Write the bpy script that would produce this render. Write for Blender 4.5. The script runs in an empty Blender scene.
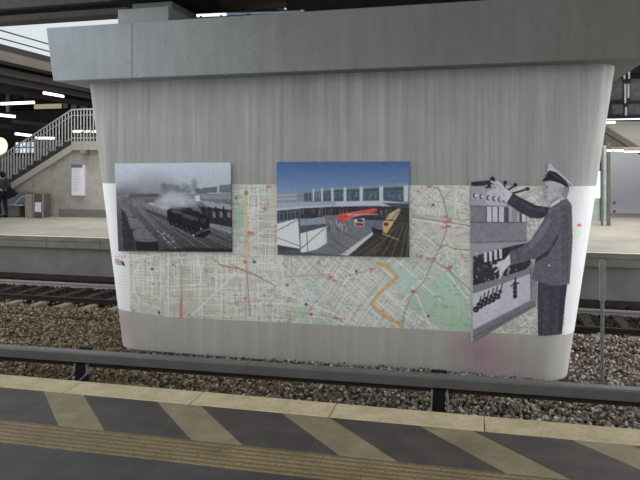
import bpy, bmesh, math, random
import numpy as np
from mathutils import Vector, Matrix

random.seed(7)
rng = np.random.default_rng(11)
COL = bpy.context.scene.collection

# ------------------------------------------------------------------ camera
F, CAMH, YAW, HY = 640.0, 1.65, math.radians(14.4), 170.0
cs, sn = math.cos(YAW), math.sin(YAW)


def ray(px, py):
    x = (px - 320) / F
    y = (HY - py) / F
    return x * cs - sn, x * sn + cs, y


def atY(px, py, Y):
    r = ray(px, py)
    t = Y / r[1]
    return Vector((r[0] * t, Y, CAMH + r[2] * t))


def atZ(px, py, Z):
    r = ray(px, py)
    t = (Z - CAMH) / r[2]
    return Vector((r[0] * t, r[1] * t, Z))


cam = bpy.data.cameras.new('camera')
cam.sensor_width = 36.0
cam.lens = 36.0
cam.shift_y = -(240 - HY) / 640.0
cam.clip_end = 400
camo = bpy.data.objects.new('camera', cam)
COL.objects.link(camo)
camo.location = (0, 0, CAMH)
camo.rotation_euler = (math.pi / 2, 0, YAW)
bpy.context.scene.camera = camo


# ------------------------------------------------------------------ materials
def lin(c):
    c = np.asarray(c, dtype=float) / 255.0
    return np.where(c <= 0.04045, c / 12.92, ((c + 0.055) / 1.055) ** 2.4)


def lc(c, k=1.0):
    v = lin(c) * k
    return (float(v[0]), float(v[1]), float(v[2]), 1.0)


class NT:
    def __init__(self, name, rough=0.8, metal=0.0, spec=0.3):
        self.m = bpy.data.materials.new(name)
        self.m.use_nodes = True
        self.t = self.m.node_tree
        self.b = self.t.nodes['Principled BSDF']
        self.b.inputs['Roughness'].default_value = rough
        self.b.inputs['Metallic'].default_value = metal
        self.b.inputs['Specular IOR Level'].default_value = spec

    def n(self, typ, **kw):
        nd = self.t.nodes.new(typ)
        for k, v in kw.items():
            setattr(nd, k, v)
        return nd

    def l(self, a, b):
        self.t.links.new(a, b)

    def coord(self, scale=(1, 1, 1), kind='Object', loc=(0, 0, 0)):
        tc = self.n('ShaderNodeTexCoord')
        mp = self.n('ShaderNodeMapping')
        mp.inputs['Scale'].default_value = scale
        mp.inputs['Location'].default_value = loc
        self.l(tc.outputs[kind], mp.inputs['Vector'])
        return mp.outputs['Vector']

    def noise(self, vec, scale, detail=4, rough=0.6):
        nd = self.n('ShaderNodeTexNoise')
        nd.inputs['Scale'].default_value = scale
        nd.inputs['Detail'].default_value = detail
        nd.inputs['Roughness'].default_value = rough
        self.l(vec, nd.inputs['Vector'])
        return nd.outputs['Fac']

    def ramp(self, fac, stops):
        nd = self.n('ShaderNodeValToRGB')
        el = nd.color_ramp.elements
        while len(el) < len(stops):
            el.new(0.5)
        for e, (p, c) in zip(el, stops):
            e.position = p
            e.color = c
        self.l(fac, nd.inputs['Fac'])
        return nd.outputs['Color']

    def mix(self, fac, a, b, mode='MIX'):
        nd = self.n('ShaderNodeMix', data_type='RGBA', blend_type=mode)
        for sock, v in ((0, fac), (6, a), (7, b)):
            if isinstance(v, bpy.types.NodeSocket):
                self.l(v, nd.inputs[sock])
            else:
                nd.inputs[sock].default_value = v
        return nd.outputs[2]

    def math(self, op, a, b=0.0, c=None, clamp=False):
        nd = self.n('ShaderNodeMath', operation=op)
        nd.use_clamp = clamp
        for i, v in enumerate((a, b) if c is None else (a, b, c)):
            if isinstance(v, bpy.types.NodeSocket):
                self.l(v, nd.inputs[i])
            else:
                nd.inputs[i].default_value = v
        return nd.outputs[0]

    def base(self, c):
        if isinstance(c, bpy.types.NodeSocket):
            self.l(c, self.b.inputs['Base Color'])
        else:
            self.b.inputs['Base Color'].default_value = c

    def bump(self, h, strength=0.3, dist=0.01):
        nd = self.n('ShaderNodeBump')
        nd.inputs['Strength'].default_value = strength
        nd.inputs['Distance'].default_value = dist
        self.l(h, nd.inputs['Height'])
        self.l(nd.outputs['Normal'], self.b.inputs['Normal'])


def simple(name, rgb, rough=0.75, metal=0.0, var=0.18, scale=6.0, k=1.0, bump=0.0):
    t = NT(name, rough, metal)
    v = t.coord()
    f = t.noise(v, scale)
    a = lc(rgb, k * (1 - var))
    b = lc(rgb, k * (1 + var))
    t.base(t.ramp(f, [(0.3, a), (0.7, b)]))
    if bump:
        t.bump(t.noise(v, scale * 6), bump)
    return t.m


def emissive(name, rgb, strength):
    t = NT(name)
    t.b.inputs['Emission Color'].default_value = lc(rgb)
    t.b.inputs['Emission Strength'].default_value = strength
    v = t.coord()
    f = t.noise(v, 3.0)
    t.base(t.ramp(f, [(0.3, lc(rgb, 0.8)), (0.7, lc(rgb))]))
    return t.m


# ------------------------------------------------------------------ objects
def tag(o, label=None, cat=None, group=None, kind=None):
    if label:
        o['label'] = label
    if cat:
        o['category'] = cat
    if group:
        o['group'] = group
    if kind:
        o['kind'] = kind
    return o


def empty(name, loc=(0, 0, 0)):
    o = bpy.data.objects.new(name, None)
    o.empty_display_size = 0.1
    o.location = loc
    COL.objects.link(o)
    return o


class MB:
    """collects shapes in world space, builds ONE mesh object"""

    def __init__(self):
        self.bm = bmesh.new()

    def box(self, x0, x1, y0, y1, z0, z1, bev=0.0, mi=0):
        b = bmesh.new()
        bmesh.ops.create_cube(b, size=1)
        for v in b.verts:
            v.co = Vector((x0 + (v.co.x + .5) * (x1 - x0), y0 + (v.co.y + .5) * (y1 - y0), z0 + (v.co.z + .5) * (z1 - z0)))
        if bev:
            bmesh.ops.bevel(b, geom=b.edges[:], offset=bev, segments=2, profile=0.5, affect='EDGES')
        self._add(b, mi)
        return self

    def _add(self, b, mi=0):
        bmesh.ops.recalc_face_normals(b, faces=b.faces[:])
        for f in b.faces:
            f.material_index = mi
        me = bpy.data.meshes.new('tmp')
        b.to_mesh(me)
        b.free()
        self.bm.from_mesh(me)
        bpy.data.meshes.remove(me)

    def prism(self, pts, ext, bev=0.0, mi=0):
        """pts: list of Vector forming a planar polygon, ext: extrusion vector"""
        b = bmesh.new()
        ext = Vector(ext)
        vs = [b.verts.new(p) for p in pts]
        we = [b.verts.new(Vector(p) + ext) for p in pts]
        n = len(pts)
        b.faces.new(vs)
        b.faces.new(we[::-1])
        for i in range(n):
            b.faces.new((vs[i], we[i], we[(i + 1) % n], vs[(i + 1) % n]))
        if bev:
            bmesh.ops.bevel(b, geom=b.edges[:], offset=bev, segments=2, profile=0.5, affect='EDGES')
        self._add(b, mi)
        return self

    def tube(self, pts, r, seg=10, mi=0):
        b = bmesh.new()
        pts = [Vector(p) for p in pts]
        rs = r if isinstance(r, (list, tuple)) else [r] * len(pts)
        rings = []
        for i, p in enumerate(pts):
            d = (pts[min(i + 1, len(pts) - 1)] - pts[max(i - 1, 0)]).normalized()
            up = Vector((0, 0, 1)) if abs(d.z) < 0.95 else Vector((1, 0, 0))
            a = d.cross(up).normalized()
            c = d.cross(a).normalized()
            rings.append([b.verts.new(p + (a * math.cos(2 * math.pi * k / seg) + c * math.sin(2 * math.pi * k / seg)) * rs[i]) for k in range(seg)])
        for r0, r1 in zip(rings, rings[1:]):
            for k in range(seg):
                b.faces.new((r0[k], r0[(k + 1) % seg], r1[(k + 1) % seg], r1[k]))
        b.faces.new(rings[0][::-1])
        b.faces.new(rings[-1])
        self._add(b, mi)
        return self

    def sphere(self, c, r, sub=2, mi=0):
        b = bmesh.new()
        bmesh.ops.create_icosphere(b, subdivisions=sub, radius=1)
        r = r if isinstance(r, (list, tuple)) else (r, r, r)
        for v in b.verts:
            v.co = Vector((c[0] + v.co.x * r[0], c[1] + v.co.y * r[1], c[2] + v.co.z * r[2]))
        self._add(b, mi)
        return self

    def build(self, name, mats, parent=None, smooth=False, origin=None):
        bmesh.ops.remove_doubles(self.bm, verts=self.bm.verts[:], dist=1e-5)
        me = bpy.data.meshes.new(name)
        self.bm.to_mesh(me)
        self.bm.free()
        for m in (mats if isinstance(mats, (list, tuple)) else [mats]):
            me.materials.append(m)
        if smooth:
            for p in me.polygons:
                p.use_smooth = True
        o = bpy.data.objects.new(name, me)
        COL.objects.link(o)
        if parent is not None:
            o.parent = parent
            o.matrix_parent_inverse = Matrix.Translation(parent.location).inverted()
        elif origin is not None:
            me.transform(Matrix.Translation(-Vector(origin)))
            o.location = origin
        return o


def copy_tree(o, parent=None):
    c = o.copy()
    COL.objects.link(c)
    if parent is not None:
        c.parent = parent
    for ch in list(o.children):
        copy_tree(ch, c)
    return c


# ================================================================== painting on a grid of coloured points
class Canvas:
    def __init__(self, x0, y0, x1, y1, k, bg):
        self.x0, self.y0, self.k = x0, y0, k
        self.w = int(round((x1 - x0) * k))
        self.h = int(round((y1 - y0) * k))
        self.a = np.empty((self.h, self.w, 3))
        self.a[:] = np.asarray(bg, float)

    def T(self, p):
        p = np.asarray(p, float)
        return (p - np.array([self.x0, self.y0])) * self.k

    def _bb(self, p, m=2):
        x0 = max(0, int(p[:, 0].min() - m)); x1 = min(self.w, int(p[:, 0].max() + m + 1))
        y0 = max(0, int(p[:, 1].min() - m)); y1 = min(self.h, int(p[:, 1].max() + m + 1))
        return x0, x1, y0, y1

    def _blend(self, bb, cov, c):
        x0, x1, y0, y1 = bb
        s = self.a[y0:y1, x0:x1]
        s += (np.asarray(c, float) - s) * cov[..., None]

    def mask_poly(self, pts):
        p = self.T(pts)
        bb = self._bb(p)
        x0, x1, y0, y1 = bb
        if x1 <= x0 or y1 <= y0:
            return bb, np.zeros((0, 0))
        cov = 0
        for ox, oy in ((.25, .25), (.75, .25), (.25, .75), (.75, .75)):
            X, Y = np.meshgrid(np.arange(x0, x1) + ox, np.arange(y0, y1) + oy)
            ins = np.zeros(X.shape, bool)
            for (ax, ay), (bx, by) in zip(p, np.roll(p, -1, 0)):
                if ay == by:
                    continue
                cond = (ay > Y) != (by > Y)
                ins ^= cond & (X < (bx - ax) * (Y - ay) / (by - ay) + ax)
            cov = cov + ins * 0.25
        return bb, cov

    def poly(self, pts, c, al=1.0):
        bb, cov = self.mask_poly(pts)
        if cov.size:
            self._blend(bb, cov * al, c)

    def line(self, pts, w, c, al=1.0):
        p = self.T(pts)
        w = w * self.k / 2
        for a, b in zip(p, p[1:]):
            bb = self._bb(np.array([a, b]), w + 2)
            x0, x1, y0, y1 = bb
            if x1 <= x0 or y1 <= y0:
                continue
            X, Y = np.meshgrid(np.arange(x0, x1) + .5, np.arange(y0, y1) + .5)
            d = b - a
            L = max(1e-9, d @ d)
            t = np.clip(((X - a[0]) * d[0] + (Y - a[1]) * d[1]) / L, 0, 1)
            D = np.hypot(X - a[0] - t * d[0], Y - a[1] - t * d[1])
            self._blend(bb, np.clip(w - D + .5, 0, min(1, 2 * w)) * al, c)

    def dot(self, p, r, c, al=1.0, soft=0.0, ry=None):
        q = self.T(p)
        r *= self.k
        ry = r if ry is None else ry * self.k
        m = max(r, ry) * (1 + soft)
        bb = self._bb(q[None], m + 2)
        x0, x1, y0, y1 = bb
        if x1 <= x0 or y1 <= y0:
            return
        X, Y = np.meshgrid(np.arange(x0, x1) + .5, np.arange(y0, y1) + .5)
        D = np.hypot((X - q[0]) / r, (Y - q[1]) / ry)
        if soft:
            cov = np.clip((1 + soft - D) / (2 * soft), 0, 1)
            cov = cov * cov * (3 - 2 * cov)
        else:
            cov = np.clip((1 - D) * r + .5, 0, 1)
        self._blend(bb, cov * al, c)

    def grad(self, pts, ca, cb):
        """vertical gradient inside a polygon"""
        bb, cov = self.mask_poly(pts)
        if not cov.size:
            return
        x0, x1, y0, y1 = bb
        t = np.linspace(0, 1, y1 - y0)[:, None, None]
        c = np.asarray(ca, float) * (1 - t) + np.asarray(cb, float) * t
        s = self.a[y0:y1, x0:x1]
        s += (c - s) * cov[..., None]

    def noise(self, amp, cell):
        h, w = int(self.h / cell) + 2, int(self.w / cell) + 2
        n = rng.normal(0, 1, (h, w))
        ys = np.arange(self.h) / cell
        xs = np.arange(self.w) / cell
        yi = ys.astype(int); xi = xs.astype(int)
        fy = (ys - yi)[:, None]; fx = (xs - xi)[None]
        v = (n[yi][:, xi] * (1 - fy) * (1 - fx) + n[yi + 1][:, xi] * fy * (1 - fx)
             + n[yi][:, xi + 1] * (1 - fy) * fx + n[yi + 1][:, xi + 1] * fy * fx)
        self.a += amp * v[..., None]

    def blur(self, n=1):
        for _ in range(n):
            p = np.pad(self.a, ((1, 1), (1, 1), (0, 0)), mode='edge')
            self.a = (p[:-2, 1:-1] + p[2:, 1:-1] + p[1:-1, :-2] + p[1:-1, 2:] + 2 * p[1:-1, 1:-1]) / 6


IRR = 0.62       # light falling on the pier's front, used to turn printed colours into reflectance


def print_material(name, rough=0.55):
    t = NT(name, rough, spec=0.25)
    at = t.n('ShaderNodeAttribute')
    at.attribute_name = 'print'
    v = t.coord()
    f = t.noise(v, 3.0)
    t.base(t.mix(1.0, at.outputs['Color'], t.ramp(f, [(0.3, (.96, .96, .96, 1)), (0.7, (1, 1, 1, 1))]), 'MULTIPLY'))
    return t.m


def grid_object(name, P, img, mat, keep=None, back=None):
    """P: (h,w,3) points, img: (h,w,3) display colours, keep: (h-1,w-1) bool cells, back: vector for thickness"""
    h, w, _ = P.shape
    idx = np.arange(h * w).reshape(h, w)
    q = np.stack([idx[:-1, :-1], idx[1:, :-1], idx[1:, 1:], idx[:-1, 1:]], -1)
    q = q[keep] if keep is not None else q.reshape(-1, 4)
    used = np.unique(q)
    remap = -np.ones(h * w, int)
    remap[used] = np.arange(len(used))
    q = remap[q]
    V = P.reshape(-1, 3)[used]
    C = lin(np.clip(img.reshape(-1, 3)[used], 0, 255)) / IRR
    C = np.clip(C, 0, 0.9)
    if back is not None:
        # rim and back sheet: duplicate boundary edges
        n = len(V)
        e = np.concatenate([q[:, [0, 1]], q[:, [1, 2]], q[:, [2, 3]], q[:, [3, 0]]])
        key = np.sort(e, 1)
        _, inv, cnt = np.unique(key, axis=0, return_inverse=True, return_counts=True)
        be = e[cnt[inv.ravel()] == 1]
        bv = np.unique(be)
        rm = {int(b): n + i for i, b in enumerate(bv)}
        V = np.concatenate([V, V[bv] + np.asarray(back)])
        C = np.concatenate([C, C[bv] * 0.6])
        q = np.concatenate([q, np.array([[a, rm[int(a)], rm[int(b)], b] for a, b in be])])
    me = bpy.data.meshes.new(name)
    me.from_pydata(V.tolist(), [], q.tolist())
    at = me.color_attributes.new('print', 'FLOAT_COLOR', 'POINT')
    at.data.foreach_set('color', np.concatenate([C, np.ones((len(C), 1))], 1).astype(np.float32).ravel())
    me.materials.append(mat)
    for p in me.polygons:
        p.use_smooth = True
    o = bpy.data.objects.new(name, me)
    COL.objects.link(o)
    return o


# ================================================================== the bridge pier
PX_C, PIER_Y0, PIER_Y1, PR = -2.278, 8.9, 10.5, 0.45
Z_G, Z_BEAM = -1.1, 3.03


def half_w(z):
    t = (z - Z_G) / (Z_BEAM - Z_G)
    return 3.382 + t * (3.977 - 3.382)


def wrap(X, z, off=0.0):
    """point on the front of the pier for a distance X measured along its face; returns point, angle"""
    s = X - PX_C
    fl = half_w(z) - PR
    sg = np.sign(s)
    a = np.maximum(0, (np.abs(s) - fl) / PR)
    x = PX_C + np.where(a > 0, sg * (fl + (PR + off) * np.sin(a)), s)
    y = PIER_Y0 + PR - (PR + off) * np.cos(a)
    return np.stack([x, y, z + 0 * x], -1), a


def pier_material():
    t = NT('board_marked_concrete', 0.85)
    v = t.coord((1, 1, 1))
    vs = t.coord((5.0, 5.0, 0.22))
    streak = t.noise(vs, 2.2, 6, 0.65)
    blotch = t.noise(v, 0.9, 5, 0.6)
    speck = t.noise(v, 55, 2, 0.5)
    c = t.ramp(streak, [(0.25, lc((158, 157, 155), 1.12)), (0.75, lc((186, 185, 183), 1.2))])
    c = t.mix(0.45, c, t.ramp(blotch, [(0.3, (.62, .62, .60, 1)), (0.7, (1, 1, 1, 1))]), 'MULTIPLY')
    # formwork boards, 11 cm wide
    sx = t.n('ShaderNodeSeparateXYZ')
    t.l(v, sx.inputs[0])
    fr = t.math('FRACT', t.math('MULTIPLY', sx.outputs[0], 9.0))
    seam = t.math('LESS_THAN', fr, 0.07)
    cell = t.n('ShaderNodeTexWhiteNoise', noise_dimensions='1D')
    t.l(t.math('FLOOR', t.math('MULTIPLY', sx.outputs[0], 9.0)), cell.inputs['W'])
    c = t.mix(0.35, c, t.ramp(cell.outputs['Value'], [(0.0, (.70, .70, .69, 1)), (1.0, (1, 1, 1, 1))]), 'MULTIPLY')
    c = t.mix(t.math('MULTIPLY', seam, 0.28), c, lc((120, 120, 114)))
    # pale lower band under the map, with faded reddish paint
    low = t.math('LESS_THAN', sx.outputs[2], -0.50)
    c = t.mix(t.math('MULTIPLY', low, 0.45), c, lc((192, 186, 178), 1.1))
    for (X, z, rx, rz, st) in ((-0.05, -0.80, .55, .48, .75), (-5.55, -0.75, .33, .42, .6), (0.35, -0.9, .5, .3, .25)):
        dx = t.math('DIVIDE', t.math('SUBTRACT', sx.outputs[0], X), rx)
        dz = t.math('DIVIDE', t.math('SUBTRACT', sx.outputs[2], z), rz)
        d = t.math('SQRT', t.math('ADD', t.math('MULTIPLY', dx, dx), t.math('MULTIPLY', dz, dz)))
        f = t.math('MULTIPLY', t.math('SUBTRACT', 1.0, d, clamp=True), st)
        f = t.math('MULTIPLY', f, low)
        c = t.mix(f, c, lc((176, 128, 140)))
    c = t.mix(t.math('MULTIPLY', t.math('GREATER_THAN', speck, 0.72), 0.35), c, lc((110, 110, 104)))
    t.base(c)
    t.bump(t.math('ADD', streak, t.math('MULTIPLY', seam, -0.6)), 0.25, 0.01)
    return t.m


def beam_material():
    t = NT('weathered_leftlit_concrete', 0.9)
    v = t.coord()
    sx = t.n('ShaderNodeSeparateXYZ')
    t.l(v, sx.inputs[0])
    vs = t.coord((2.5, 2.5, 0.3))
    streak = t.noise(vs, 2.0, 6, 0.65)
    blotch = t.noise(v, 1.3, 6, 0.7)
    speck = t.noise(v, 22, 2, 0.5)
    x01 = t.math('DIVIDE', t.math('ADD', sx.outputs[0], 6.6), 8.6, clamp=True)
    c = t.ramp(x01, [(0.0, lc((152, 157, 162), 1.5)), (0.25, lc((148, 151, 152), 1.35)), (0.45, lc((140, 142, 140), 1.1)), (1.0, lc((122, 119, 113)))])  # lighter left end: skylight from that side painted into the concrete
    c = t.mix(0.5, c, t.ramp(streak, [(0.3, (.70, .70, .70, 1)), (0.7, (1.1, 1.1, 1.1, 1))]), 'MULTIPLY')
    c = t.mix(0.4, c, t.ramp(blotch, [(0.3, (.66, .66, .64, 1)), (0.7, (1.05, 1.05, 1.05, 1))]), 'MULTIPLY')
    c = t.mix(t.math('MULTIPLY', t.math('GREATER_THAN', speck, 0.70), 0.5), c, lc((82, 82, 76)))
    # construction joint
    for X in (-5.12,):
        j = t.math('LESS_THAN', t.math('ABSOLUTE', t.math('SUBTRACT', sx.outputs[0], X)), 0.012)
        c = t.mix(t.math('MULTIPLY', j, 0.5), c, lc((90, 92, 92)))
    t.base(c)
    t.bump(t.noise(v, 14, 5), 0.12, 0.01)
    return t.m


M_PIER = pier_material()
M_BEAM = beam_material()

pier = empty('bridge_pier', (PX_C, 9.7, Z_G))
tag(pier, 'tapered grey concrete bridge pier with rounded ends and a wide cap beam', 'bridge pier')


def ring(z, n=14, g=0.0):
    hw = half_w(z) - PR
    pts = []
    for (cx, cy, a0) in ((PX_C + hw, PIER_Y0 + PR, -90), (PX_C + hw, PIER_Y1 - PR, 0), (PX_C - hw, PIER_Y1 - PR, 90), (PX_C - hw, PIER_Y0 + PR, 180)):
        for i in range(n + 1):
            a = math.radians(a0 + 90 * i / n)
            pts.append(Vector((cx + PR * math.cos(a), cy + PR * math.sin(a), z)))
    return pts


bm = bmesh.new()
rings = []
for z in (-1.35, Z_G, 0.0, 1.0, 2.0, Z_BEAM):
    rings.append([bm.verts.new(p) for p in ring(z)])
for r0, r1 in zip(rings, rings[1:]):
    n = len(r0)
    for k in range(n):
        f = bm.faces.new((r0[k], r0[(k + 1) % n], r1[(k + 1) % n], r1[k]))
        f.smooth = True
bm.faces.new(rings[0][::-1])
bm.faces.new(rings[-1])
bmesh.ops.recalc_face_normals(bm, faces=bm.faces[:])
me = bpy.data.meshes.new('pier_shaft')
bm.to_mesh(me)
bm.free()
me.materials.append(M_PIER)
shaft = bpy.data.objects.new('pier_shaft', me)
COL.objects.link(shaft)
shaft.parent = pier
shaft.matrix_parent_inverse = Matrix.Translation(pier.location).inverted()

BY0, BY1, BZ1 = 8.6, 10.75, 3.865
m = MB()
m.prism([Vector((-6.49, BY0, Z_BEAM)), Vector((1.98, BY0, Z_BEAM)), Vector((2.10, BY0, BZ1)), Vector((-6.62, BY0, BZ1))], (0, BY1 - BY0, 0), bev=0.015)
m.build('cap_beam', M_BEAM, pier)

M_PLINTH = simple('plinth_concrete', (164, 167, 167), 0.9, var=.12, scale=3)
for x0, x1 in ((-5.455, -4.60), (0.2, 0.97)):
    m = MB()
    m.box(x0, x1, 8.75, 10.3, BZ1 - .01, BZ1 + .25, 0.012)
    pl = m.build('bearing_plinth', M_PLINTH, pier)
    m = MB()
    m.box(x0 + .13, x1 - .05, 8.95, 10.0, BZ1 + .24, BZ1 + .38, 0.01)
    m.build('bearing_pad', simple('bearing_pad', (125, 128, 128), 0.8), pl)

# ================================================================== the city map
M_PRINT = print_material('printed_sheet')
XA, XB, ZT, ZB = -6.5, 2.2, 1.44, -0.53


def mp(px, py):
    p = atY(px, py, 8.89)
    return (p.x, -p.z)


def paint_map():
    K = 112
    c = Canvas(XA, -ZT, XB, -ZB, K, (176, 181, 172))
    c.noise(5, 60)
    c.noise(4, 14)
    # broad tints
    for (px, py, r, col, al) in ((150, 290, .9, (160, 166, 152), .5), (200, 300, .9, (164, 168, 156), .5), (340, 290, .9, (170, 178, 178), .5),
                                 (440, 210, .7, (182, 184, 174), .5), (250, 290, .5, (180, 182, 176), .5), (430, 300, .7, (166, 182, 172), .4)):
        c.dot(mp(px, py), r, col, al, soft=.8)
    # districts of parallel streets
    seeds = [(random.uniform(XA, XB), random.uniform(-ZT, -ZB)) for _ in range(170)]
    for (x, y) in seeds:
        a = random.choice((0.05, 0.1, -.35, .75, 1.0, .55)) + random.uniform(-.12, .12)
        pxr = 320 + (x + 1.9) * 72
        if pxr < 250:
            a = random.uniform(-.12, .12)
        elif 300 < pxr < 400:
            a = random.uniform(.45, .75)
        R = random.uniform(.18, .42)
        sp = random.uniform(.035, .07)
        for q in (a, a + math.pi / 2):
            d = np.array([math.cos(q), math.sin(q)])
            nn = np.array([-d[1], d[0]])
            k = int(R / sp)
            for i in range(-k, k + 1):
                if random.random() < .25:
                    continue
                L0, L1 = -R * random.uniform(.4, 1), R * random.uniform(.4, 1)
                o = np.array([x, y]) + nn * (i * sp + random.uniform(-.008, .008))
                b = random.random()
                if b < .5:
                    col, w, al = (206, 209, 203), .011, .75
                elif b < .8:
                    col, w, al = (138, 146, 142), .009, .75
                else:
                    col, w, al = (150, 166, 152), .014, .55
                c.line([o + d * L0, o + d * L1], w, col, al)
    # parks
    G, G2, TL = (142, 178, 154), (148, 184, 152), (150, 186, 184)

    def P(*pts):
        return [mp(*p) for p in pts]
    c.poly(P((421, 290), (440, 272), (455, 268), (466, 292), (470, 330), (440, 328), (418, 312), (406, 303)), G, .75)
    c.poly(P((385, 262), (398, 262), (420, 282), (412, 300), (400, 285)), TL, .6)
    c.poly(P((432, 274), (446, 272), (458, 290), (462, 310), (452, 300), (440, 288)), TL, .55)
    c.poly(P((450, 318), (468, 312), (470, 331), (448, 329)), (136, 182, 140), .6)
    c.poly(P((289, 305), (306, 304), (307, 316), (296, 316)), G2, .8)
    c.poly(P((312, 316), (329, 317), (331, 325), (312, 324)), G2, .85)
    c.poly(P((308, 281), (320, 279), (318, 290), (306, 288)), TL, .6)
    c.poly(P((234, 207), (244, 206), (244, 227), (234, 228)), (142, 180, 150), .9)
    c.poly(P((443, 206), (456, 204), (458, 216), (446, 217)), (150, 180, 152), .55)
    c.poly(P((573, 228), (586, 225), (585, 238), (573, 240)), (150, 196, 158), .7)
    c.poly(P((577, 215), (588, 213), (587, 220), (577, 222)), (160, 190, 165), .6)
    c.poly(P((248, 262), (256, 262), (256, 276), (248, 277)), (178, 186, 190), .6)
    c.poly(P((250, 212), (258, 210), (260, 226), (250, 226)), (184, 188, 190), .6)
    for _ in range(70):
        c.dot((random.uniform(XA, XB), random.uniform(-ZT, -ZB)), random.uniform(.02, .06), random.choice(((150, 172, 152), (186, 186, 178), (158, 178, 176))), .45)
    # main roads
    W = (214, 216, 211)
    for seg, w in (([(283, 187), (282, 330)], .014), ([(168, 252), (168, 320)], .02), ([(200, 265), (202, 318)], .016), ([(120, 262), (160, 252)], .016),
                   ([(180, 322), (245, 262)], .018), ([(256, 262), (276, 284), (296, 296), (340, 314), (362, 330)], .018), ([(302, 300), (328, 320)], .012),
                   ([(412, 285), (432, 330)], .018), ([(447, 272), (468, 300)], .018), ([(452, 270), (472, 296)], .012), ([(400, 262), (440, 300)], .014),
                   ([(456, 185), (455, 212)], .02), ([(412, 219), (445, 224), (470, 228)], .014), ([(412, 207), (440, 214)], .014), ([(345, 268), (372, 285)], .016),
                   ([(385, 290), (408, 312)], .02), ([(372, 300), (398, 326)], .02), ([(340, 272), (378, 308)], .014), ([(275, 324), (312, 326)], .025),
                   ([(258, 188), (258, 250)], .012), ([(232, 250), (276, 222)], .012), ([(232, 300), (300, 302)], .012), ([(135, 290), (132, 276), (140, 262)], .014),
                   ([(133, 286), (140, 300), (160, 305)], .014), ([(410, 225), (435, 245)], .016), ([(520, 310), (538, 330)], .016), ([(505, 320), (520, 300), (540, 296)], .014)):
        c.line(P(*seg), w, W, .85)
    # railway lines
    D = (112, 110, 104)
    for seg in ([(427, 186), (438, 189), (443, 199), (447, 216), (446, 231), (440, 247), (432, 262), (424, 280), (410, 296), (404, 312), (402, 330)],
                [(440, 247), (446, 245), (455, 249), (470, 250)], [(436, 262), (447, 268), (456, 277), (470, 290)], [(276, 284), (245, 268), (218, 262)],
                [(470, 226), (446, 222), (412, 217)], [(250, 312), (246, 262)]):
        c.line(P(*seg), .016, D, .7)
    # orange corridors
    O, OR, RD = (186, 150, 92), (176, 112, 78), (176, 78, 76)
    c.line(P((377, 262), (388, 266), (397, 276), (388, 284), (379, 292), (371, 302), (384, 314), (399, 322), (404, 330)), .055, O, .8)
    c.line(P((246, 190), (244, 205), (247, 218), (246, 235), (245, 255), (246, 268)), .045, (190, 168, 120), .8)
    c.line(P((246, 268), (246, 318)), .016, (186, 150, 120), .8)
    c.line(P((230, 262), (250, 272)), .02, OR, .7)
    c.line(P((212, 255), (222, 264), (244, 268), (262, 276)), .016, OR, .7)
    c.line(P((252, 246), (277, 246)), .016, (190, 160, 110), .8)
    c.line(P((178, 258), (182, 264), (181, 318)), .018, OR, .8)
    c.line(P((181, 297), (181, 318)), .045, (182, 108, 78), .8)
    c.line(P((258, 226), (276, 226)), .012, RD, .6)
    for seg in ([(412, 215), (470, 220)], [(278, 296), (292, 296)], [(285, 275), (330, 273)], [(300, 310), (340, 316)], [(262, 236), (277, 238)], [(455, 236), (470, 233)],
                [(262, 208), (277, 206)], [(280, 274), (282, 280)], [(232, 300), (262, 298)], [(345, 275), (372, 268)]):
        c.line(P(*seg), .011, RD, .55)
    # places
    for (x, y, r) in ((427, 186, .035), (446, 222, .05), (446, 227, .04), (420, 256, .028), (427, 258, .028), (433, 258, .03), (446, 268, .05), (464, 257, .035), (413, 291, .042),
                      (331, 276, .035), (334, 279, .025), (337, 316, .04), (311, 306, .03), (288, 298, .025), (264, 293, .02), (270, 303, .028), (153, 281, .022), (159, 281, .02),
                      (264, 208, .03), (268, 204, .02), (245, 295, .025), (235, 292, .022), (236, 300, .022), (372, 268, .03), (318, 262, .025), (252, 232, .03), (173, 262, .022), (133, 312, .03),
                      (206, 268, .02), (212, 276, .02), (139, 292, .02), (349, 274, .018), (278, 187, .02), (270, 187, .025), (268, 188, .025), (283, 262, .02), (581, 227, .03), (190, 312, .02), (436, 296, .02)):
        for _ in range(7):
            q = mp(x, y)
            c.dot((q[0] + random.gauss(0, r * .6), q[1] + random.gauss(0, r * .6)), r * random.uniform(.2, .45), (172, 66, 70), .6)
        c.line([(q[0] - r * 1.4, q[1] + random.uniform(-.01, .01)), (q[0] + r * 1.6, q[1])], .012, (178, 90, 92), .5)
    for (x, y, r) in ((246, 193, .035), (249, 232, .03), (245, 260, .028)):
        c.dot(mp(x, y), r, (150, 110, 74), .8)
    for (x, y, r) in ((152, 267, .025), (159, 309, .024), (204, 316, .028), (287, 283, .022), (306, 302, .025), (311, 312, .02), (254, 260, .025), (356, 270, .02), (433, 205, .02), (236, 198, .02), (428, 315, .02)):
        c.dot(mp(x, y), r, (66, 82, 72), .85)
    for _ in range(520):
        c.dot((random.uniform(XA, XB), random.uniform(-ZT, -ZB)), random.uniform(.006, .014), random.choice(((178, 96, 96), (120, 120, 130), (124, 120, 112), (170, 80, 80))), .7)
    for _ in range(900):      # tiny place names, unreadable at this size
        x, y = random.uniform(XA, XB), random.uniform(-ZT, -ZB)
        c.line([(x, y), (x + random.uniform(.03, .09), y + random.uniform(-.006, .006))], .011, (132, 134, 136), .6)
    # pale margins that fold round both ends, with skylight painted into their bluish tint
    for (xa, xb, ya, yb, col, al) in ((-6.5, -5.38, -1.44, .53, (208, 211, 220), .78), (1.04, 2.2, -1.44, .53, (204, 208, 218), .72)):
        c.poly([(xa, ya), (xb, ya), (xb + (.06 if xa < 0 else 0), yb), (xa, yb)], col, al)
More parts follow.
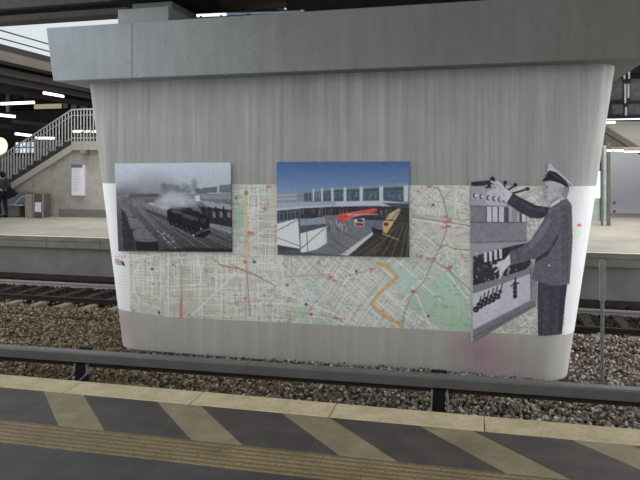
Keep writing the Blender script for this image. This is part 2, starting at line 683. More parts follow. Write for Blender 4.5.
    for _ in range(260):
        X_ = random.choice((random.uniform(-6.2, -5.4), random.uniform(1.1, 2.0)))
        y_ = random.uniform(-1.44, .53)
        q = random.uniform(-.5, .5)
        L_ = random.uniform(.03, .2)
        c.line([(X_, y_), (X_ + L_ * math.sin(q), y_ + L_ * math.cos(q))], .014, random.choice(((176, 180, 190), (230, 232, 236), (188, 196, 190))), .6)
    c.dot(mp(581, 226), .035, (178, 66, 70), .8, ry=.02)
    c.poly(P((570, 229), (584, 227), (583, 239), (570, 241)), (160, 204, 168), .5)
    # legend on the folded margin: red heading, black word with an arrow, small grey lines
    c.poly(P((108, 251), (128, 251), (130, 312), (118, 312)), (210, 204, 206), .6)
    for i in range(5):
        c.dot(mp(113 + i * 2.9, 256 + (i % 2)), .022, (190, 120, 116), .7)
    glyph = {'S': [(1, 0), (0, 0), (0, .5), (1, .5), (1, 1), (0, 1)], 'E': [(1, 0), (0, 0), (0, .5), (.8, .5), (0, .5), (0, 1), (1, 1)], 'N': [(0, 1), (0, 0), (1, 1), (1, 0)]}
    x = 112.6
    for ch in 'SSEN':
        c.line([mp(x + gx * 1.7, 259.2 + gy * 4.4 + (x - 112) * .12) for gx, gy in glyph[ch]], .014, (70, 70, 84), .9)
        x += 2.55
    c.poly(P((121.8, 260.5), (123.2, 261), (125.2, 265.5), (124.2, 266), (122.2, 264)), (30, 28, 38), .95)
    for y in range(272, 310, 3):
        c.line(P((117, y), (121 + random.uniform(0, 5), y + .6)), .014, (168, 164, 176), .7)
    c.line(P((114, 283), (120, 284)), .014, (190, 110, 110), .5)
    gy_ = c.a.mean(-1, keepdims=True)
    c.a = gy_ + (c.a - gy_) * .78
    c.noise(3, 2)
    c.a = c.a * np.array([1.025, .995, .985])
    return c


cv = paint_map()
gx = np.linspace(XA, XB, cv.w)
gz = np.linspace(ZT, ZB, cv.h)
GX, GZ = np.meshgrid(gx, gz)
ZBX = np.interp(GX, [-5.4, -4.7, -2.9, 0.6], [-.545, -.60, -.575, -.53])     # the sheet's lower edge sags a little
GZ = ZT + (GZ - ZT) * (ZBX - ZT) / (ZB - ZT)
Pm, Am = wrap(GX, GZ, 0.003)
Pm[..., 1] = np.where(Am > 0, Pm[..., 1], PIER_Y0 - 0.003)
k_ = np.maximum.reduce([Am[:-1, :-1], Am[1:, :-1], Am[1:, 1:], Am[:-1, 1:]]) < 1.56
city_map = grid_object('city_map', Pm, cv.a, M_PRINT, keep=k_)
tag(city_map, 'long printed street map wrapped around the concrete pier behind the pictures', 'map')


# ================================================================== the two photograph boards
def board(name, corners, cvs, label, group):
    TL, TR, BR, BL = [np.array(atY(*p, 8.86)) for p in corners]
    h, w = cvs.h, cvs.w
    u = np.linspace(0, 1, w)[None, :, None]
    v = np.linspace(0, 1, h)[:, None, None]
    Pn = (TL * (1 - u) + TR * u) * (1 - v) + (BL * (1 - u) + BR * u) * v
    Pn[..., 1] = PIER_Y0 - 0.06
    o = grid_object(name, Pn, cvs.a, M_PRINT, back=(0, 0.03, 0))
    tag(o, label, 'picture', group)
    return o


def steam_picture():
    # painted in the crop's own frame: 0..560 x 0..430 (board corner to corner)
    c = Canvas(20, 38, 585, 462, 0.62, (160, 168, 180))
    c.grad([(20, 38), (585, 38), (585, 200), (20, 200)], (170, 180, 190), (150, 153, 162))
    for (x, y, r, col, al, ry) in ((110, 175, 110, (112, 114, 122), .75, 40), (230, 160, 90, (120, 122, 130), .7, 45), (200, 120, 80, (140, 143, 150), .5, 40), (70, 190, 60, (98, 99, 108), .7, 26), (300, 180, 70, (112, 114, 122), .6, 30)):
        c.dot((x, y), r, col, al, soft=.8, ry=ry)
    for i in range(46):
        x = random.uniform(255, 400)
        c.dot((x, random.uniform(142, 182)), random.uniform(6, 13), (random.randint(92, 112),) * 2 + (random.randint(100, 120),), .45, soft=.7)
    c.dot((412, 140), 14, (104, 105, 112), .6, soft=.6, ry=24)
    for i in range(18):
        c.dot((random.uniform(420, 470), random.uniform(165, 185)), 9, (92, 92, 100), .6, soft=.5)
    c.poly([(455, 158), (520, 152), (520, 180), (455, 182)], (98, 100, 108))
    c.poly([(530, 145), (585, 142), (585, 182), (530, 180)], (104, 106, 114))
    for x in (465, 480, 495, 510, 545, 560, 575):
        c.line([(x, 160), (x, 180)], 4, (78, 78, 86), .7)
    c.grad([(20, 192), (585, 184), (585, 300), (20, 300)], (116, 117, 124), (74, 72, 80))
    c.poly([(20, 298), (585, 298), (585, 462), (20, 462)], (74, 72, 80))
    for i in range(40):
        x = random.uniform(40, 260)
        c.dot((x, random.uniform(186, 214)), random.uniform(8, 22), (random.randint(66, 110),) * 2 + (random.randint(80, 116),), .5, soft=.6, ry=random.uniform(4, 9))
    c.poly([(90, 192), (230, 186), (235, 201), (80, 205)], (70, 70, 80), .8)
    c.line([(45, 207), (585, 192)], 4, (112, 112, 120), .5)
    c.grad([(45, 205), (250, 205), (585, 420), (585, 462), (240, 462)], (92, 90, 96), (62, 57, 58))
    for (a, b) in (((105, 235), (320, 455)), ((118, 235), (345, 455)), ((150, 250), (440, 455)), ((170, 262), (480, 440)), ((280, 310), (585, 440)), ((300, 318), (585, 425)), ((130, 240), (300, 455)), ((460, 330), (585, 385)), ((470, 350), (585, 405))):
        c.line([a, b], 3.2, (132, 127, 130), .6)
    for _ in range(26):
        t = random.random()
        c.dot((230 + t * 90 + random.uniform(-10, 10), 370 + t * 60 + random.uniform(-20, 20)), random.uniform(2, 5), (150, 148, 152), .7)
    # right-hand platform with canopies
    c.poly([(440, 190), (585, 190), (585, 212), (450, 210)], (122, 124, 132))
    c.poly([(430, 215), (585, 238), (585, 262), (468, 246)], (134, 136, 144))
    c.poly([(430, 246), (585, 264), (585, 345), (470, 320)], (44, 42, 48))
    for x in (452, 480, 512, 548):
        c.line([(x, 250), (x, 330)], 7, (28, 27, 32))
    for x in (496, 530, 566):
        c.poly([(x, 270), (x + 14, 272), (x + 14, 300), (x, 296)], (108, 108, 114))
    c.poly([(470, 322), (585, 345), (585, 376), (475, 340)], (118, 117, 122))
    c.poly([(412, 195), (436, 192), (438, 222), (415, 222)], (176, 180, 186))
    # coaches
    c.poly([(168, 232), (278, 262), (278, 316), (168, 268)], (112, 110, 115))
    c.poly([(168, 232), (200, 226), (290, 252), (278, 262)], (150, 149, 153))
    c.poly([(168, 255), (278, 296), (278, 318), (168, 270)], (66, 64, 70))
    for x in (186, 206, 226, 248, 268):
        c.line([(x, 244 + (x - 168) * .27), (x, 258 + (x - 168) * .30)], 5, (80, 78, 86))
    c.poly([(100, 212), (165, 214), (165, 250), (105, 236)], (104, 103, 108))
    c.poly([(45, 215), (100, 215), (100, 240), (48, 245)], (92, 92, 99))
    # locomotive
    K = (26, 25, 30)
    c.poly([(276, 262), (330, 246), (365, 252), (430, 272), (468, 300), (480, 330), (485, 372), (450, 396), (405, 388), (378, 362), (330, 340), (276, 314)], K)
    c.poly([(352, 278), (428, 300), (424, 318), (350, 296)], (88, 87, 94), .7)
    c.poly([(300, 262), (350, 272), (350, 284), (300, 276)], (84, 84, 92), .8)
    c.dot((452, 312), 25, (18, 17, 22))
    c.dot((452, 312), 15, (56, 56, 62), .8)
    c.poly([(372, 252), (398, 254), (396, 284), (374, 280)], K)
    for x in (300, 322, 345, 370, 398):
        c.dot((x, 322 + (x - 300) * .42), 15, (14, 13, 17))
        c.dot((x, 322 + (x - 300) * .42), 8, (58, 57, 62), .7)
    c.line([(405, 378), (480, 352)], 9, (90, 88, 94), .8)
    c.dot((402, 384), 6, (170, 168, 172), .9)
    c.dot((440, 352), 5, (150, 150, 154), .9)
    for (x, y, r, al, v) in ((255, 225, 34, .85, 168), (300, 205, 46, .85, 172), (345, 212, 40, .85, 166), (390, 225, 34, .8, 158), (270, 245, 26, .7, 160), (330, 235, 40, .75, 164), (235, 235, 22, .6, 140)):
        c.dot((x, y), r, (v - 6, v - 4, v + 4), al, soft=.7, ry=r * .6)
    # goods wagons
    c.poly([(45, 255), (75, 300), (95, 365), (112, 455), (48, 455)], (44, 43, 50))
    R, S = (98, 98, 104), (32, 31, 37)
    for roof, side in (([(50, 252), (82, 256), (106, 292), (74, 298)], [(74, 298), (106, 292), (108, 305), (78, 312)]),
                       ([(72, 302), (128, 304), (166, 346), (90, 356)], [(90, 356), (166, 346), (168, 362), (95, 372)]),
                       ([(98, 364), (165, 352), (222, 410), (110, 408)], [(108, 406), (224, 408), (228, 455), (114, 455)])):
        c.poly(roof, R)
        c.poly([roof[0], roof[1], ((roof[1][0] + roof[0][0]) / 2 + 10, roof[1][1] + 8)], (110, 110, 116))
        c.poly(side, S)
        hw_ = abs(side[1][0] - side[0][0]) / 2
        c.dot(((side[0][0] + side[1][0]) / 2, (side[0][1] + side[1][1]) / 2 + 7), hw_, S, 1, ry=9)
        c.dot(((side[0][0] + side[1][0]) / 2, (side[0][1] + side[1][1]) / 2 + 1), hw_ - 1, (90, 90, 96), 1, ry=8)
    c.poly([(114, 424), (226, 424), (228, 456), (116, 456)], (28, 27, 32))
    c.poly([(245, 450), (400, 440), (585, 446), (585, 462), (240, 462)], (34, 33, 38), .85)
    c.line([(20, 462), (585, 462)], 8, (50, 50, 58))
    for _ in range(500):
        x, y = random.uniform(30, 580), random.uniform(215, 455)
        v = random.choice((-1, 1)) * random.uniform(10, 34)
        q = c.T((x, y)).astype(int)
        if 0 <= q[1] < c.h and 0 <= q[0] < c.w:
            c.line([(x, y), (x + random.uniform(4, 16), y + random.uniform(2, 12))], 3, np.clip(c.a[q[1], q[0]] + v, 0, 255), .6)
    c.noise(3, 2)
    c.noise(2, 5)
    c.blur(1)
    c.a = (c.a - 100) * 1.08 + 100
    return c


def modern_picture():
    c = Canvas(32, 30, 614, 450, 0.62, (90, 100, 120))
    c.grad([(32, 30), (614, 30), (614, 200), (32, 200)], (56, 90, 148), (122, 142, 172))
    c.line([(520, 118), (612, 68)], 3, (110, 124, 150), .7)
    c.line([(380, 40), (392, 130)], 2, (100, 120, 156), .4)
    # distant blocks, left
    c.poly([(32, 172), (160, 168), (160, 215), (32, 215)], (118, 128, 146))
    c.poly([(32, 178), (125, 172), (125, 200), (32, 204)], (150, 154, 160))
    c.line([(32, 190), (155, 184)], 4, (88, 94, 108), .8)
    # glass hall
    c.poly([(158, 164), (300, 150), (614, 130), (614, 206), (158, 206)], (62, 78, 90))
    c.poly([(158, 160), (300, 144), (614, 124), (614, 140), (300, 156), (158, 170)], (112, 132, 148))
    for i in range(60):
        x = random.uniform(165, 600)
        c.line([(x, random.uniform(160, 175)), (x + random.uniform(-14, 14), random.uniform(180, 202))], 3, random.choice(((98, 122, 138), (40, 56, 70), (126, 146, 158))), .6)
    for y in (168, 186):
        c.line([(160, y + 3), (614, y - 7)], 2.5, (104, 122, 134), .6)
    for (x, w) in ((200, 7), (238, 9), (284, 11), (340, 13), (411, 15), (497, 17), (602, 20)):
        c.poly([(x - w / 2, 150 - (x - 200) * .035), (x + w / 2, 150 - (x - 200) * .035), (x + w / 2, 206), (x - w / 2, 206)], (172, 180, 188))
    for x in (178, 192, 214, 226):
        c.line([(x, 166), (x, 204)], 3, (150, 160, 170), .7)
    # long platform roof
    c.poly([(32, 216), (160, 210), (500, 202), (614, 212), (614, 232), (480, 224), (300, 230), (150, 238), (32, 250)], (168, 174, 186))
    c.poly([(32, 216), (160, 210), (300, 208), (300, 222), (32, 238)], (142, 150, 168))
    c.poly([(500, 212), (614, 214), (614, 240), (560, 236)], (66, 68, 76))
    c.poly([(140, 240), (300, 230), (560, 228), (600, 245), (600, 290), (140, 282)], (46, 44, 52))
    for _ in range(60):
        x = random.uniform(145, 560)
        c.line([(x, random.uniform(236, 250)), (x, random.uniform(255, 275))], 4, random.choice(((86, 84, 92), (112, 110, 116), (30, 28, 36), (120, 96, 92))), .7)
    c.poly([(32, 252), (135, 244), (135, 286), (32, 296)], (52, 56, 70))
    for x in (44, 62, 80, 98, 116):
        c.line([(x, 252), (x, 290)], 4, (108, 112, 126), .8)
    c.line([(32, 262), (135, 252)], 3, (120, 124, 136), .7)
    # platform
    c.poly([(135, 300), (260, 268), (330, 268), (420, 300), (465, 340), (330, 448), (140, 448)], (104, 105, 112))
    c.poly([(140, 290), (250, 276), (256, 318), (140, 330)], (128, 134, 150))
    c.poly([(136, 318), (255, 306), (256, 322), (138, 352)], (74, 76, 88))
    for _ in range(34):
        x, y = random.uniform(262, 345), random.uniform(282, 330)
        c.line([(x, y), (x + random.uniform(-2, 2), y + random.uniform(10, 20))], 4, random.choice(((60, 60, 68), (168, 168, 172), (84, 84, 92), (150, 140, 140))), .8)
    for (a, b) in (((262, 330), (330, 418)), ((300, 330), (440, 400)), ((260, 360), (350, 420)), ((262, 398), (340, 440))):
        c.line([a, b], 5, (72, 73, 80), .6)
    c.poly([(380, 285), (425, 280), (420, 320), (385, 315)], (186, 190, 198))
    c.poly([(385, 300), (420, 302), (418, 316), (388, 314)], (150, 34, 36))
    c.poly([(392, 284), (418, 286), (416, 298), (394, 296)], (40, 42, 52))
    c.poly([(312, 264), (470, 236), (482, 248), (350, 284), (330, 300), (318, 296), (308, 280)], (208, 58, 58))
    c.line([(312, 268), (478, 240)], 4, (232, 96, 90), .8)
    c.line([(340, 285), (400, 268)], 5, (236, 120, 112), .7)
    c.line([(350, 266), (480, 262)], 6, (176, 180, 186), .7)
    # tracks
    c.poly([(330, 448), (465, 345), (540, 300), (580, 232), (614, 232), (614, 450), (330, 450)], (54, 50, 46))
    for (a, b) in (((380, 448), (520, 350)), ((420, 448), (545, 345)), ((460, 448), (572, 300)), ((500, 448), (588, 290)), ((540, 448), (598, 290)), ((580, 448), (608, 300)), ((605, 448), (612, 330)), ((440, 448), (560, 320))):
        c.line([a, b], 7, (92, 86, 77), .7)
        c.line([(a[0] + 9, a[1]), (b[0] + 5, b[1])], 4, (40, 37, 34), .8)
    c.poly([(318, 444), (462, 338), (462, 352), (352, 448)], (178, 178, 180))
    c.poly([(455, 318), (500, 335), (500, 352), (460, 345)], (30, 30, 36))
    # yellow-fronted train
    c.poly([(505, 298), (530, 260), (568, 236), (580, 240), (570, 262), (538, 318), (520, 345), (503, 338)], (176, 160, 122))
    c.poly([(503, 296), (530, 292), (534, 322), (518, 346), (502, 338)], (208, 150, 72))
    c.poly([(508, 300), (526, 298), (528, 312), (508, 314)], (52, 50, 56))
    c.line([(536, 290), (572, 246)], 7, (120, 112, 100), .8)
    c.line([(500, 346), (570, 374)], 4, (196, 176, 96), .8)
    c.line([(440, 282), (614, 294)], 5, (40, 40, 48), .8)
    c.line([(470, 250), (470, 320)], 4, (80, 82, 90), .8)
    # white screens
    Wt = (216, 220, 226)
    c.poly([(32, 310), (128, 284), (136, 420), (32, 404)], Wt)
    c.poly([(32, 404), (136, 420), (136, 428), (32, 432)], (60, 62, 72))
    c.poly([(140, 352), (252, 320), (258, 392), (215, 420), (140, 440)], Wt)
    c.poly([(245, 322), (256, 320), (260, 392), (248, 400)], (176, 182, 192))
    for (a, b) in (((32, 340), (128, 290)), ((32, 372), (134, 408)), ((140, 420), (246, 330)), ((168, 345), (172, 438))):
        c.line([a, b], 4, (70, 74, 88), .9)
    c.poly([(32, 428), (330, 446), (330, 450), (32, 450)], (70, 72, 80), .8)
    for _ in range(420):
        x, y = random.uniform(40, 606), random.uniform(212, 445)
        v = random.choice((-1, 1)) * random.uniform(8, 30)
        q = c.T((x, y)).astype(int)
        if 0 <= q[1] < c.h and 0 <= q[0] < c.w and c.a[q[1], q[0]].mean() < 190:
            c.line([(x, y), (x + random.uniform(4, 14), y + random.uniform(-4, 8))], 3, np.clip(c.a[q[1], q[0]] + v, 0, 255), .6)
    g_ = c.a.mean(-1, keepdims=True)
    c.a = g_ + (c.a - g_) * .86
    c.noise(4, 2)
    c.blur(2)
    return c


board('steam_train_picture', [(115.5, 163.5), (231, 162.5), (232, 252), (119, 251)], steam_picture(),
      'black and white picture of a steam train leaving a smoky station', 'printed pictures on the pier')
board('modern_station_picture', [(277, 162), (409, 161.5), (409, 257), (278, 254.5)], modern_picture(),
      'colour picture of a modern glass station under blue sky', 'printed pictures on the pier')


# ================================================================== the signalman cut-out
def cutout():
    K = 3.2
    X0, Y0, X1, Y1 = 466, 158, 578, 346
    c = Canvas(X0, Y0, X1, Y1, K, (120, 120, 126))
    al = Canvas(X0, Y0, X1, Y1, K, (0, 0, 0))

    def both(pts, col, a=1.0):
        c.poly(pts, col, a)
        al.poly(pts, (255, 255, 255))
    g = lambda v: (v - 2, v - 2, v + 5)
    # ---- lever frame: cabinet
    both([(470, 186), (486, 184), (490, 187), (502, 189), (507, 194), (507, 205), (526, 207), (527, 242), (530, 260), (537, 272), (536, 306), (471, 343)], g(132))
    both([(471.5, 182), (492, 180), (492, 184), (471.5, 187)], g(50))
    c.poly([(471, 186), (487, 188), (486, 205), (471, 206)], g(150))
    both([(486, 205), (486, 193), (490, 189.5), (499, 190), (506, 195), (507, 206)], g(172))
    for (x, y) in ((475.3, 195.5), (481.7, 196.7), (488.8, 198), (494.6, 198.8), (500, 199.8), (505, 200.4)):
        c.dot((x, y), 3.0, g(190))
        c.dot((x, y), 2.4, g(60), ry=2.7)
        c.dot((x + .9, y), 1.7, g(176), ry=2.1)
    c.poly([(471, 205.5), (486, 207), (486, 222), (471, 222)], g(116))
    c.line([(471, 205.5), (486, 207)], .7, g(84))
    c.poly([(486, 206), (527, 209), (526, 222), (486, 222)], g(72))
    for (a, b, v) in ((487, 491.6, 190), (492.6, 497.6, 186), (499, 504, 184), (508.6, 519.5, 158), (521.8, 526, 188)):
        c.poly([(a, 206.5), (b, 207), (b, 222), (a, 222)], g(v))
    c.poly([(512, 208), (517, 208), (517, 222), (512, 222)], g(138))
    c.poly([(470, 222.5), (525.5, 222.5), (526, 242), (470, 243)], g(122))
    c.line([(470, 222.5), (525.5, 222.5)], .8, g(70))
    c.poly([(470, 243), (526, 241), (522, 244), (470, 257.5)], g(140))
    c.line([(470, 243), (526, 241)], .7, g(76))
    c.poly([(470, 257.5), (512, 246), (528, 243), (534, 262), (520, 274), (472, 286)], g(48))
    for i in range(90):
        x, y = random.uniform(471, 528), random.uniform(252, 284)
        c.line([(x, y), (x + random.uniform(-2, 2), y + random.uniform(-3, 3))], random.uniform(.6, 1.6), g(random.choice((150, 170, 96, 30, 28, 70, 190))), .8)
    for (x, y) in ((484, 253), (489, 252), (494, 250.5), (499, 249.5)):
        c.poly([(x, y), (x + 3, y - .6), (x + 3.2, y + 9), (x + .4, y + 9.5)], g(188))
        c.line([(x + 4, y), (x + 4, y + 10)], 1.3, g(26))
    c.poly([(472, 287), (530, 268), (531, 274), (472, 294)], g(118))
    c.poly([(473, 294), (530, 274), (531.5, 300), (473, 331)], g(176))
    c.poly([(473, 300), (500, 291), (500, 314), (473, 328)], g(186), .6)
    for i in range(16):
        c.dot((random.uniform(500, 528), random.uniform(252, 262)), random.uniform(.8, 1.8), g(random.choice((24, 30, 150))), .9)
    for i, (x, y) in enumerate(((476, 309.5), (480, 306), (484, 303.5), (488.5, 301.5), (492.5, 299.5), (497.5, 296.5))):
        c.line([(x + 2, y), (x + 5, y - 13)], 1.2, g(50))
        c.dot((x, y), 3.0, g(38))
        c.dot((x - .4, y + .3), 1.2, g(110), .8)
        c.dot((x + 2.6, y - 5), 2.0, g(52))
    c.line([(515.5, 278), (514.5, 298)], 1.6, g(44))
    for y in (284, 288, 292, 296):
        c.dot((515, y), 2.2, g(46))
    c.line([(511, 286), (519, 283)], 1.3, g(60))
    c.poly([(530, 262), (536.5, 268), (536, 302), (530.5, 300)], g(126))
    c.line([(530.5, 268), (531, 300)], .8, g(78))
    c.poly([(471, 331), (533, 299), (536.5, 306), (471.5, 343)], g(112))
    c.line([(471, 331), (533, 299)], .9, g(150))
    c.line([(472, 338), (536, 304)], .8, g(86))
    c.poly([(470, 256), (473, 256), (473, 343), (470.5, 343.5)], g(152))
    # levers with knobs
    for pts, w in (([(472, 183), (484, 185), (492.5, 180)], 1.5), ([(504, 190), (505.2, 183)], 1.3), ([(506, 191.5), (515, 185.5)], 1.3), ([(512, 193.5), (520, 191.5), (527.5, 189)], 1.3), ([(486, 188), (490, 186)], 1.6)):
        c.line(pts, w, g(34))
        al.line(pts, w + .7, (255, 255, 255))
    for (x, y, r) in ((492.5, 179.3, 2.4), (505.2, 182.6, 1.8), (515.3, 185, 1.9), (527.5, 189, 1.7), (489.5, 186, 2.0)):
        c.dot((x, y), r, g(32))
        al.dot((x, y), r + .3, (255, 255, 255))
    # ---- the man
    J = (92, 89, 98)
    both([(538, 282), (568, 284), (566, 300), (563, 335.5), (538, 335.5), (537.5, 300)], (62, 58, 68))
    c.poly([(560, 286), (567, 285), (562.5, 335), (558, 335)], (40, 37, 46), .7)
    c.poly([(543, 290), (549, 290), (549, 334), (542, 334)], (76, 72, 82), .6)
    both([(549, 207), (557, 200.5), (567, 199), (571.5, 205), (573, 240), (570.5, 285), (550, 285.5), (531.5, 279.5), (535, 262), (541, 232), (545, 215)], J)
    c.poly([(560, 206), (570, 205), (572, 240), (570, 282), (562, 283)], (74, 71, 84), .6)
    for (a, b, v, w) in (((548, 212), (558, 208), 112, 2), ((552, 220), (566, 212), 104, 3), ((556, 232), (570, 226), 72, 2), ((548, 262), (570, 258), 68, 1.4), ((536, 273), (568, 280), 104, 1.4), ((547, 240), (554, 268), 98, 3), ((566, 210), (568, 282), 66, 1.6)):
        c.line([a, b], w, g(v), .6)
    c.dot((549, 265.5), 1.0, g(190))
    # raised arm
    both([(549, 207.5), (536, 205.5), (523, 199), (512, 193), (506.5, 203), (518, 211.5), (531, 218), (541, 218.5), (547, 215)], (52, 48, 58))
    c.line([(514, 198), (530, 208), (544, 211)], 2.2, g(74), .6)
    both([(512.5, 193.5), (506.5, 203.5), (500, 197), (496.5, 189), (494, 183.5), (497, 180), (501, 183), (505, 188)], (184, 184, 190))
    c.line([(496, 184), (503, 190)], .9, g(130), .8)
    c.line([(498.5, 190), (506, 196)], .9, g(140), .6)
    for (a, b) in (((494, 183), (491, 181.3)), ((495.5, 186.5), (491.5, 185.5)), ((497, 190), (493, 189))):
        c.line([a, b], 1.6, (178, 178, 184))
        al.line([a, b], 1.8, (255, 255, 255))
    # lower arm
    both([(509, 252.5), (520, 247.5), (531, 240), (540, 226), (548, 213), (557, 216), (558, 234), (549, 250), (536, 258), (522, 262.5), (510.5, 265.5)], (88, 85, 96))
    c.poly([(531, 242), (541, 228), (549, 216), (551, 222), (543, 236), (533, 248), (522, 252)], (116, 113, 124), .6)
    c.poly([(522, 262.5), (536, 258), (549, 250), (558, 234), (558, 238), (548, 255), (535, 263)], (42, 39, 48), .8)
    for (a, b) in (((528, 247), (534, 257)), ((516, 250), (519, 262)), ((540, 238), (550, 244)), ((536, 243), (546, 250))):
        c.line([a, b], 1.3, g(66), .35)
    c.poly([(509.5, 253.5), (505, 259), (498, 262), (496, 267), (500, 268), (499, 275), (501.5, 277.5), (504.5, 270), (510.5, 264.5)], (188, 188, 194))
    for (a, b) in (((498, 264), (493, 267)), ((500, 268), (495, 272)), ((503, 271), (499.5, 278.5))):
        c.line([a, b], 1.7, (180, 180, 186))
    # collar, head and cap
    both([(545, 182), (543.6, 188), (542.6, 191.4), (544.2, 193), (543.8, 196), (545, 200), (549.5, 201.5), (551.5, 206), (558, 201.5), (566, 199), (569, 190), (568.5, 184), (558, 180)], (166, 165, 172))
    c.poly([(545, 184), (546.5, 184), (547, 199), (545, 200), (543.8, 196), (544.2, 193), (542.6, 191.4)], (136, 134, 142), .7)
    c.poly([(549.5, 201.5), (558, 196), (560, 200), (551.5, 206)], (128, 126, 134), .8)
    c.poly([(564, 186), (568.6, 184), (569, 192), (566, 199), (561, 196)], (118, 116, 124), .8)
    c.dot((560.5, 190.5), 1.7, (140, 138, 146), .9, ry=2.8)
    c.dot((547.2, 187), .9, (70, 68, 76), .9)
    c.line([(545, 196.6), (548, 196.3)], .8, (96, 92, 100), .8)
    c.poly([(549.3, 208), (551, 204.5), (559, 199), (560, 201.5)], (214, 216, 220))
    both([(548, 164), (550.5, 162.8), (553, 167), (560, 173), (567, 179), (573, 185.5), (572.5, 187), (566, 181.5), (556, 173.5), (547, 173)], (172, 174, 184))
    both([(547.5, 172.5), (549, 170.5), (556, 172.5), (566, 181), (568.5, 188), (559, 183), (550, 180.4), (544.5, 181.2), (541.6, 181), (545, 177.5)], (32, 30, 36))
    c.line([(549, 172.6), (566, 182.4)], .9, (90, 88, 96), .7)
    c.noise(5, 3)
    c.noise(4, 8)
    c.blur(2)
    return c, al


cc, ca = cutout()
ch_, cw_ = cc.h, cc.w
PXg, PYg = np.meshgrid(np.linspace(466, 578, cw_), np.linspace(158, 346, ch_))
rx_ = (PXg - 320) / F
dx_, dy_, dz_ = rx_ * cs - sn, rx_ * sn + cs, (HY - PYg) / F
tt_ = 8.885 / dy_
Pc, Ac = wrap(dx_ * tt_, CAMH + dz_ * tt_, 0.014)
Pc[..., 1] = np.where(Ac > 0, Pc[..., 1], PIER_Y0 - 0.014)
am = ca.a[..., 0]
keep = (am[:-1, :-1] + am[1:, :-1] + am[1:, 1:] + am[:-1, 1:]) / 4 > 110
man = grid_object('signalman_cutout', Pc, cc.a, M_PRINT, keep=keep, back=(0, 0.010, 0))
tag(man, 'cut-out picture of a uniformed signalman in a peaked cap working signal levers', 'picture')


# ================================================================== near platform
def platform_material():
    t = NT('platform_paving', 0.62, spec=0.35)
    v = t.coord()
    sx = t.n('ShaderNodeSeparateXYZ')
    t.l(v, sx.inputs[0])
    X, Y = sx.outputs[0], sx.outputs[1]
    n1 = t.noise(v, 5.0, 6, 0.65)
    n2 = t.noise(v, 60, 3, 0.6)
    dark = t.ramp(n1, [(0.3, lc((68, 63, 60))), (0.7, lc((90, 83, 78)))])
    tan = t.ramp(n1, [(0.3, lc((128, 116, 90))), (0.7, lc((160, 146, 118)))])
    rib = t.ramp(n1, [(0.3, lc((134, 116, 84))), (0.7, lc((162, 142, 104)))])
    # diagonal stripes
    s = t.math('ADD', X, t.math('MULTIPLY', t.math('SUBTRACT', Y, 4.15), 0.95))
    fr = t.math('FRACT', t.math('DIVIDE', t.math('ADD', s, 2.861 + 0.925 * 20), 0.925))
    isdark = t.math('LESS_THAN', fr, 0.64)
    c = t.mix(isdark, tan, dark)
    # joints in stripe band: oblique + lengthwise
    j2 = t.math('LESS_THAN', t.math('ABSOLUTE', t.math('SUBTRACT', Y, 3.86)), 0.004)
    fk = t.math('FRACT', t.math('ADD', X, 100.005))
    j3 = t.math('LESS_THAN', fk, 0.008)
    c = t.mix(t.math('MULTIPLY', t.math('MAXIMUM', j2, j3), 0.3), c, lc((120, 112, 98)))
    # ribbed guidance strip
    inrib = t.math('MULTIPLY', t.math('LESS_THAN', Y, 3.60), t.math('GREATER_THAN', Y, 3.30))
    wave = t.math('SINE', t.math('MULTIPLY', Y, 2 * math.pi / 0.05))
    ribc = t.mix(t.math('MULTIPLY', t.math('LESS_THAN', wave, -0.1), 0.5), rib, lc((74, 64, 48)))
    ribc = t.mix(t.math('MULTIPLY', t.math('GREATER_THAN', n2, 0.54), 0.5), ribc, lc((80, 68, 48)))
    c = t.mix(inrib, c, ribc)
    # plain tiles nearer the viewer
    near = t.math('LESS_THAN', Y, 3.30)
    fx = t.math('FRACT', t.math('DIVIDE', t.math('ADD', X, 100.2), 0.6))
    fy = t.math('FRACT', t.math('DIVIDE', t.math('ADD', Y, 100.0), 0.3))
    jt = t.math('MAXIMUM', t.math('LESS_THAN', fx, 0.008), t.math('LESS_THAN', fy, 0.014))
    nc = t.mix(t.math('MULTIPLY', jt, 0.35), t.ramp(n1, [(0.3, lc((64, 62, 62))), (0.7, lc((82, 79, 78)))]), lc((52, 50, 50)))
    c = t.mix(near, c, nc)
    # dirt
    c = t.mix(t.math('MULTIPLY', t.math('GREATER_THAN', n2, 0.62), 0.25), c, lc((60, 56, 50)))
    big = t.noise(v, 1.1, 4, 0.6)
    c = t.mix(0.8, c, t.ramp(big, [(0.3, (.66, .65, .64, 1)), (0.7, (1, 1, 1, 1))]), 'MULTIPLY')
    t.base(c)
    h = t.math('ADD', t.math('MULTIPLY', t.math('MULTIPLY', wave, inrib), 0.5), t.math('MULTIPLY', n2, 0.3))
    t.bump(h, 0.5, 0.004)
    return t.m


m = MB()
m.box(-24, 9, -6, 4.14, -0.5, 0)
TILT = 0.017           # the platform edge is not quite parallel to the pier


def tilted(x, y):
    dx, dy = x + 1.4, y - 4.25
    return (-1.4 + dx * math.cos(TILT) - dy * math.sin(TILT), 4.25 + dx * math.sin(TILT) + dy * math.cos(TILT), 0)


pf_ = m.build('platform_floor', platform_material())
pf_.location = tilted(0, 0)
pf_.rotation_euler = (0, 0, TILT)
tag(pf_, kind='structure')
m = MB()
m.box(-24, 9, -6, 4.0, -1.35, -0.5)
pw_ = m.build('platform_wall', simple('platform_wall', (96, 94, 90), 0.9))
pw_.location = tilted(0, 0)
pw_.rotation_euler = (0, 0, TILT)
tag(pw_, kind='structure')


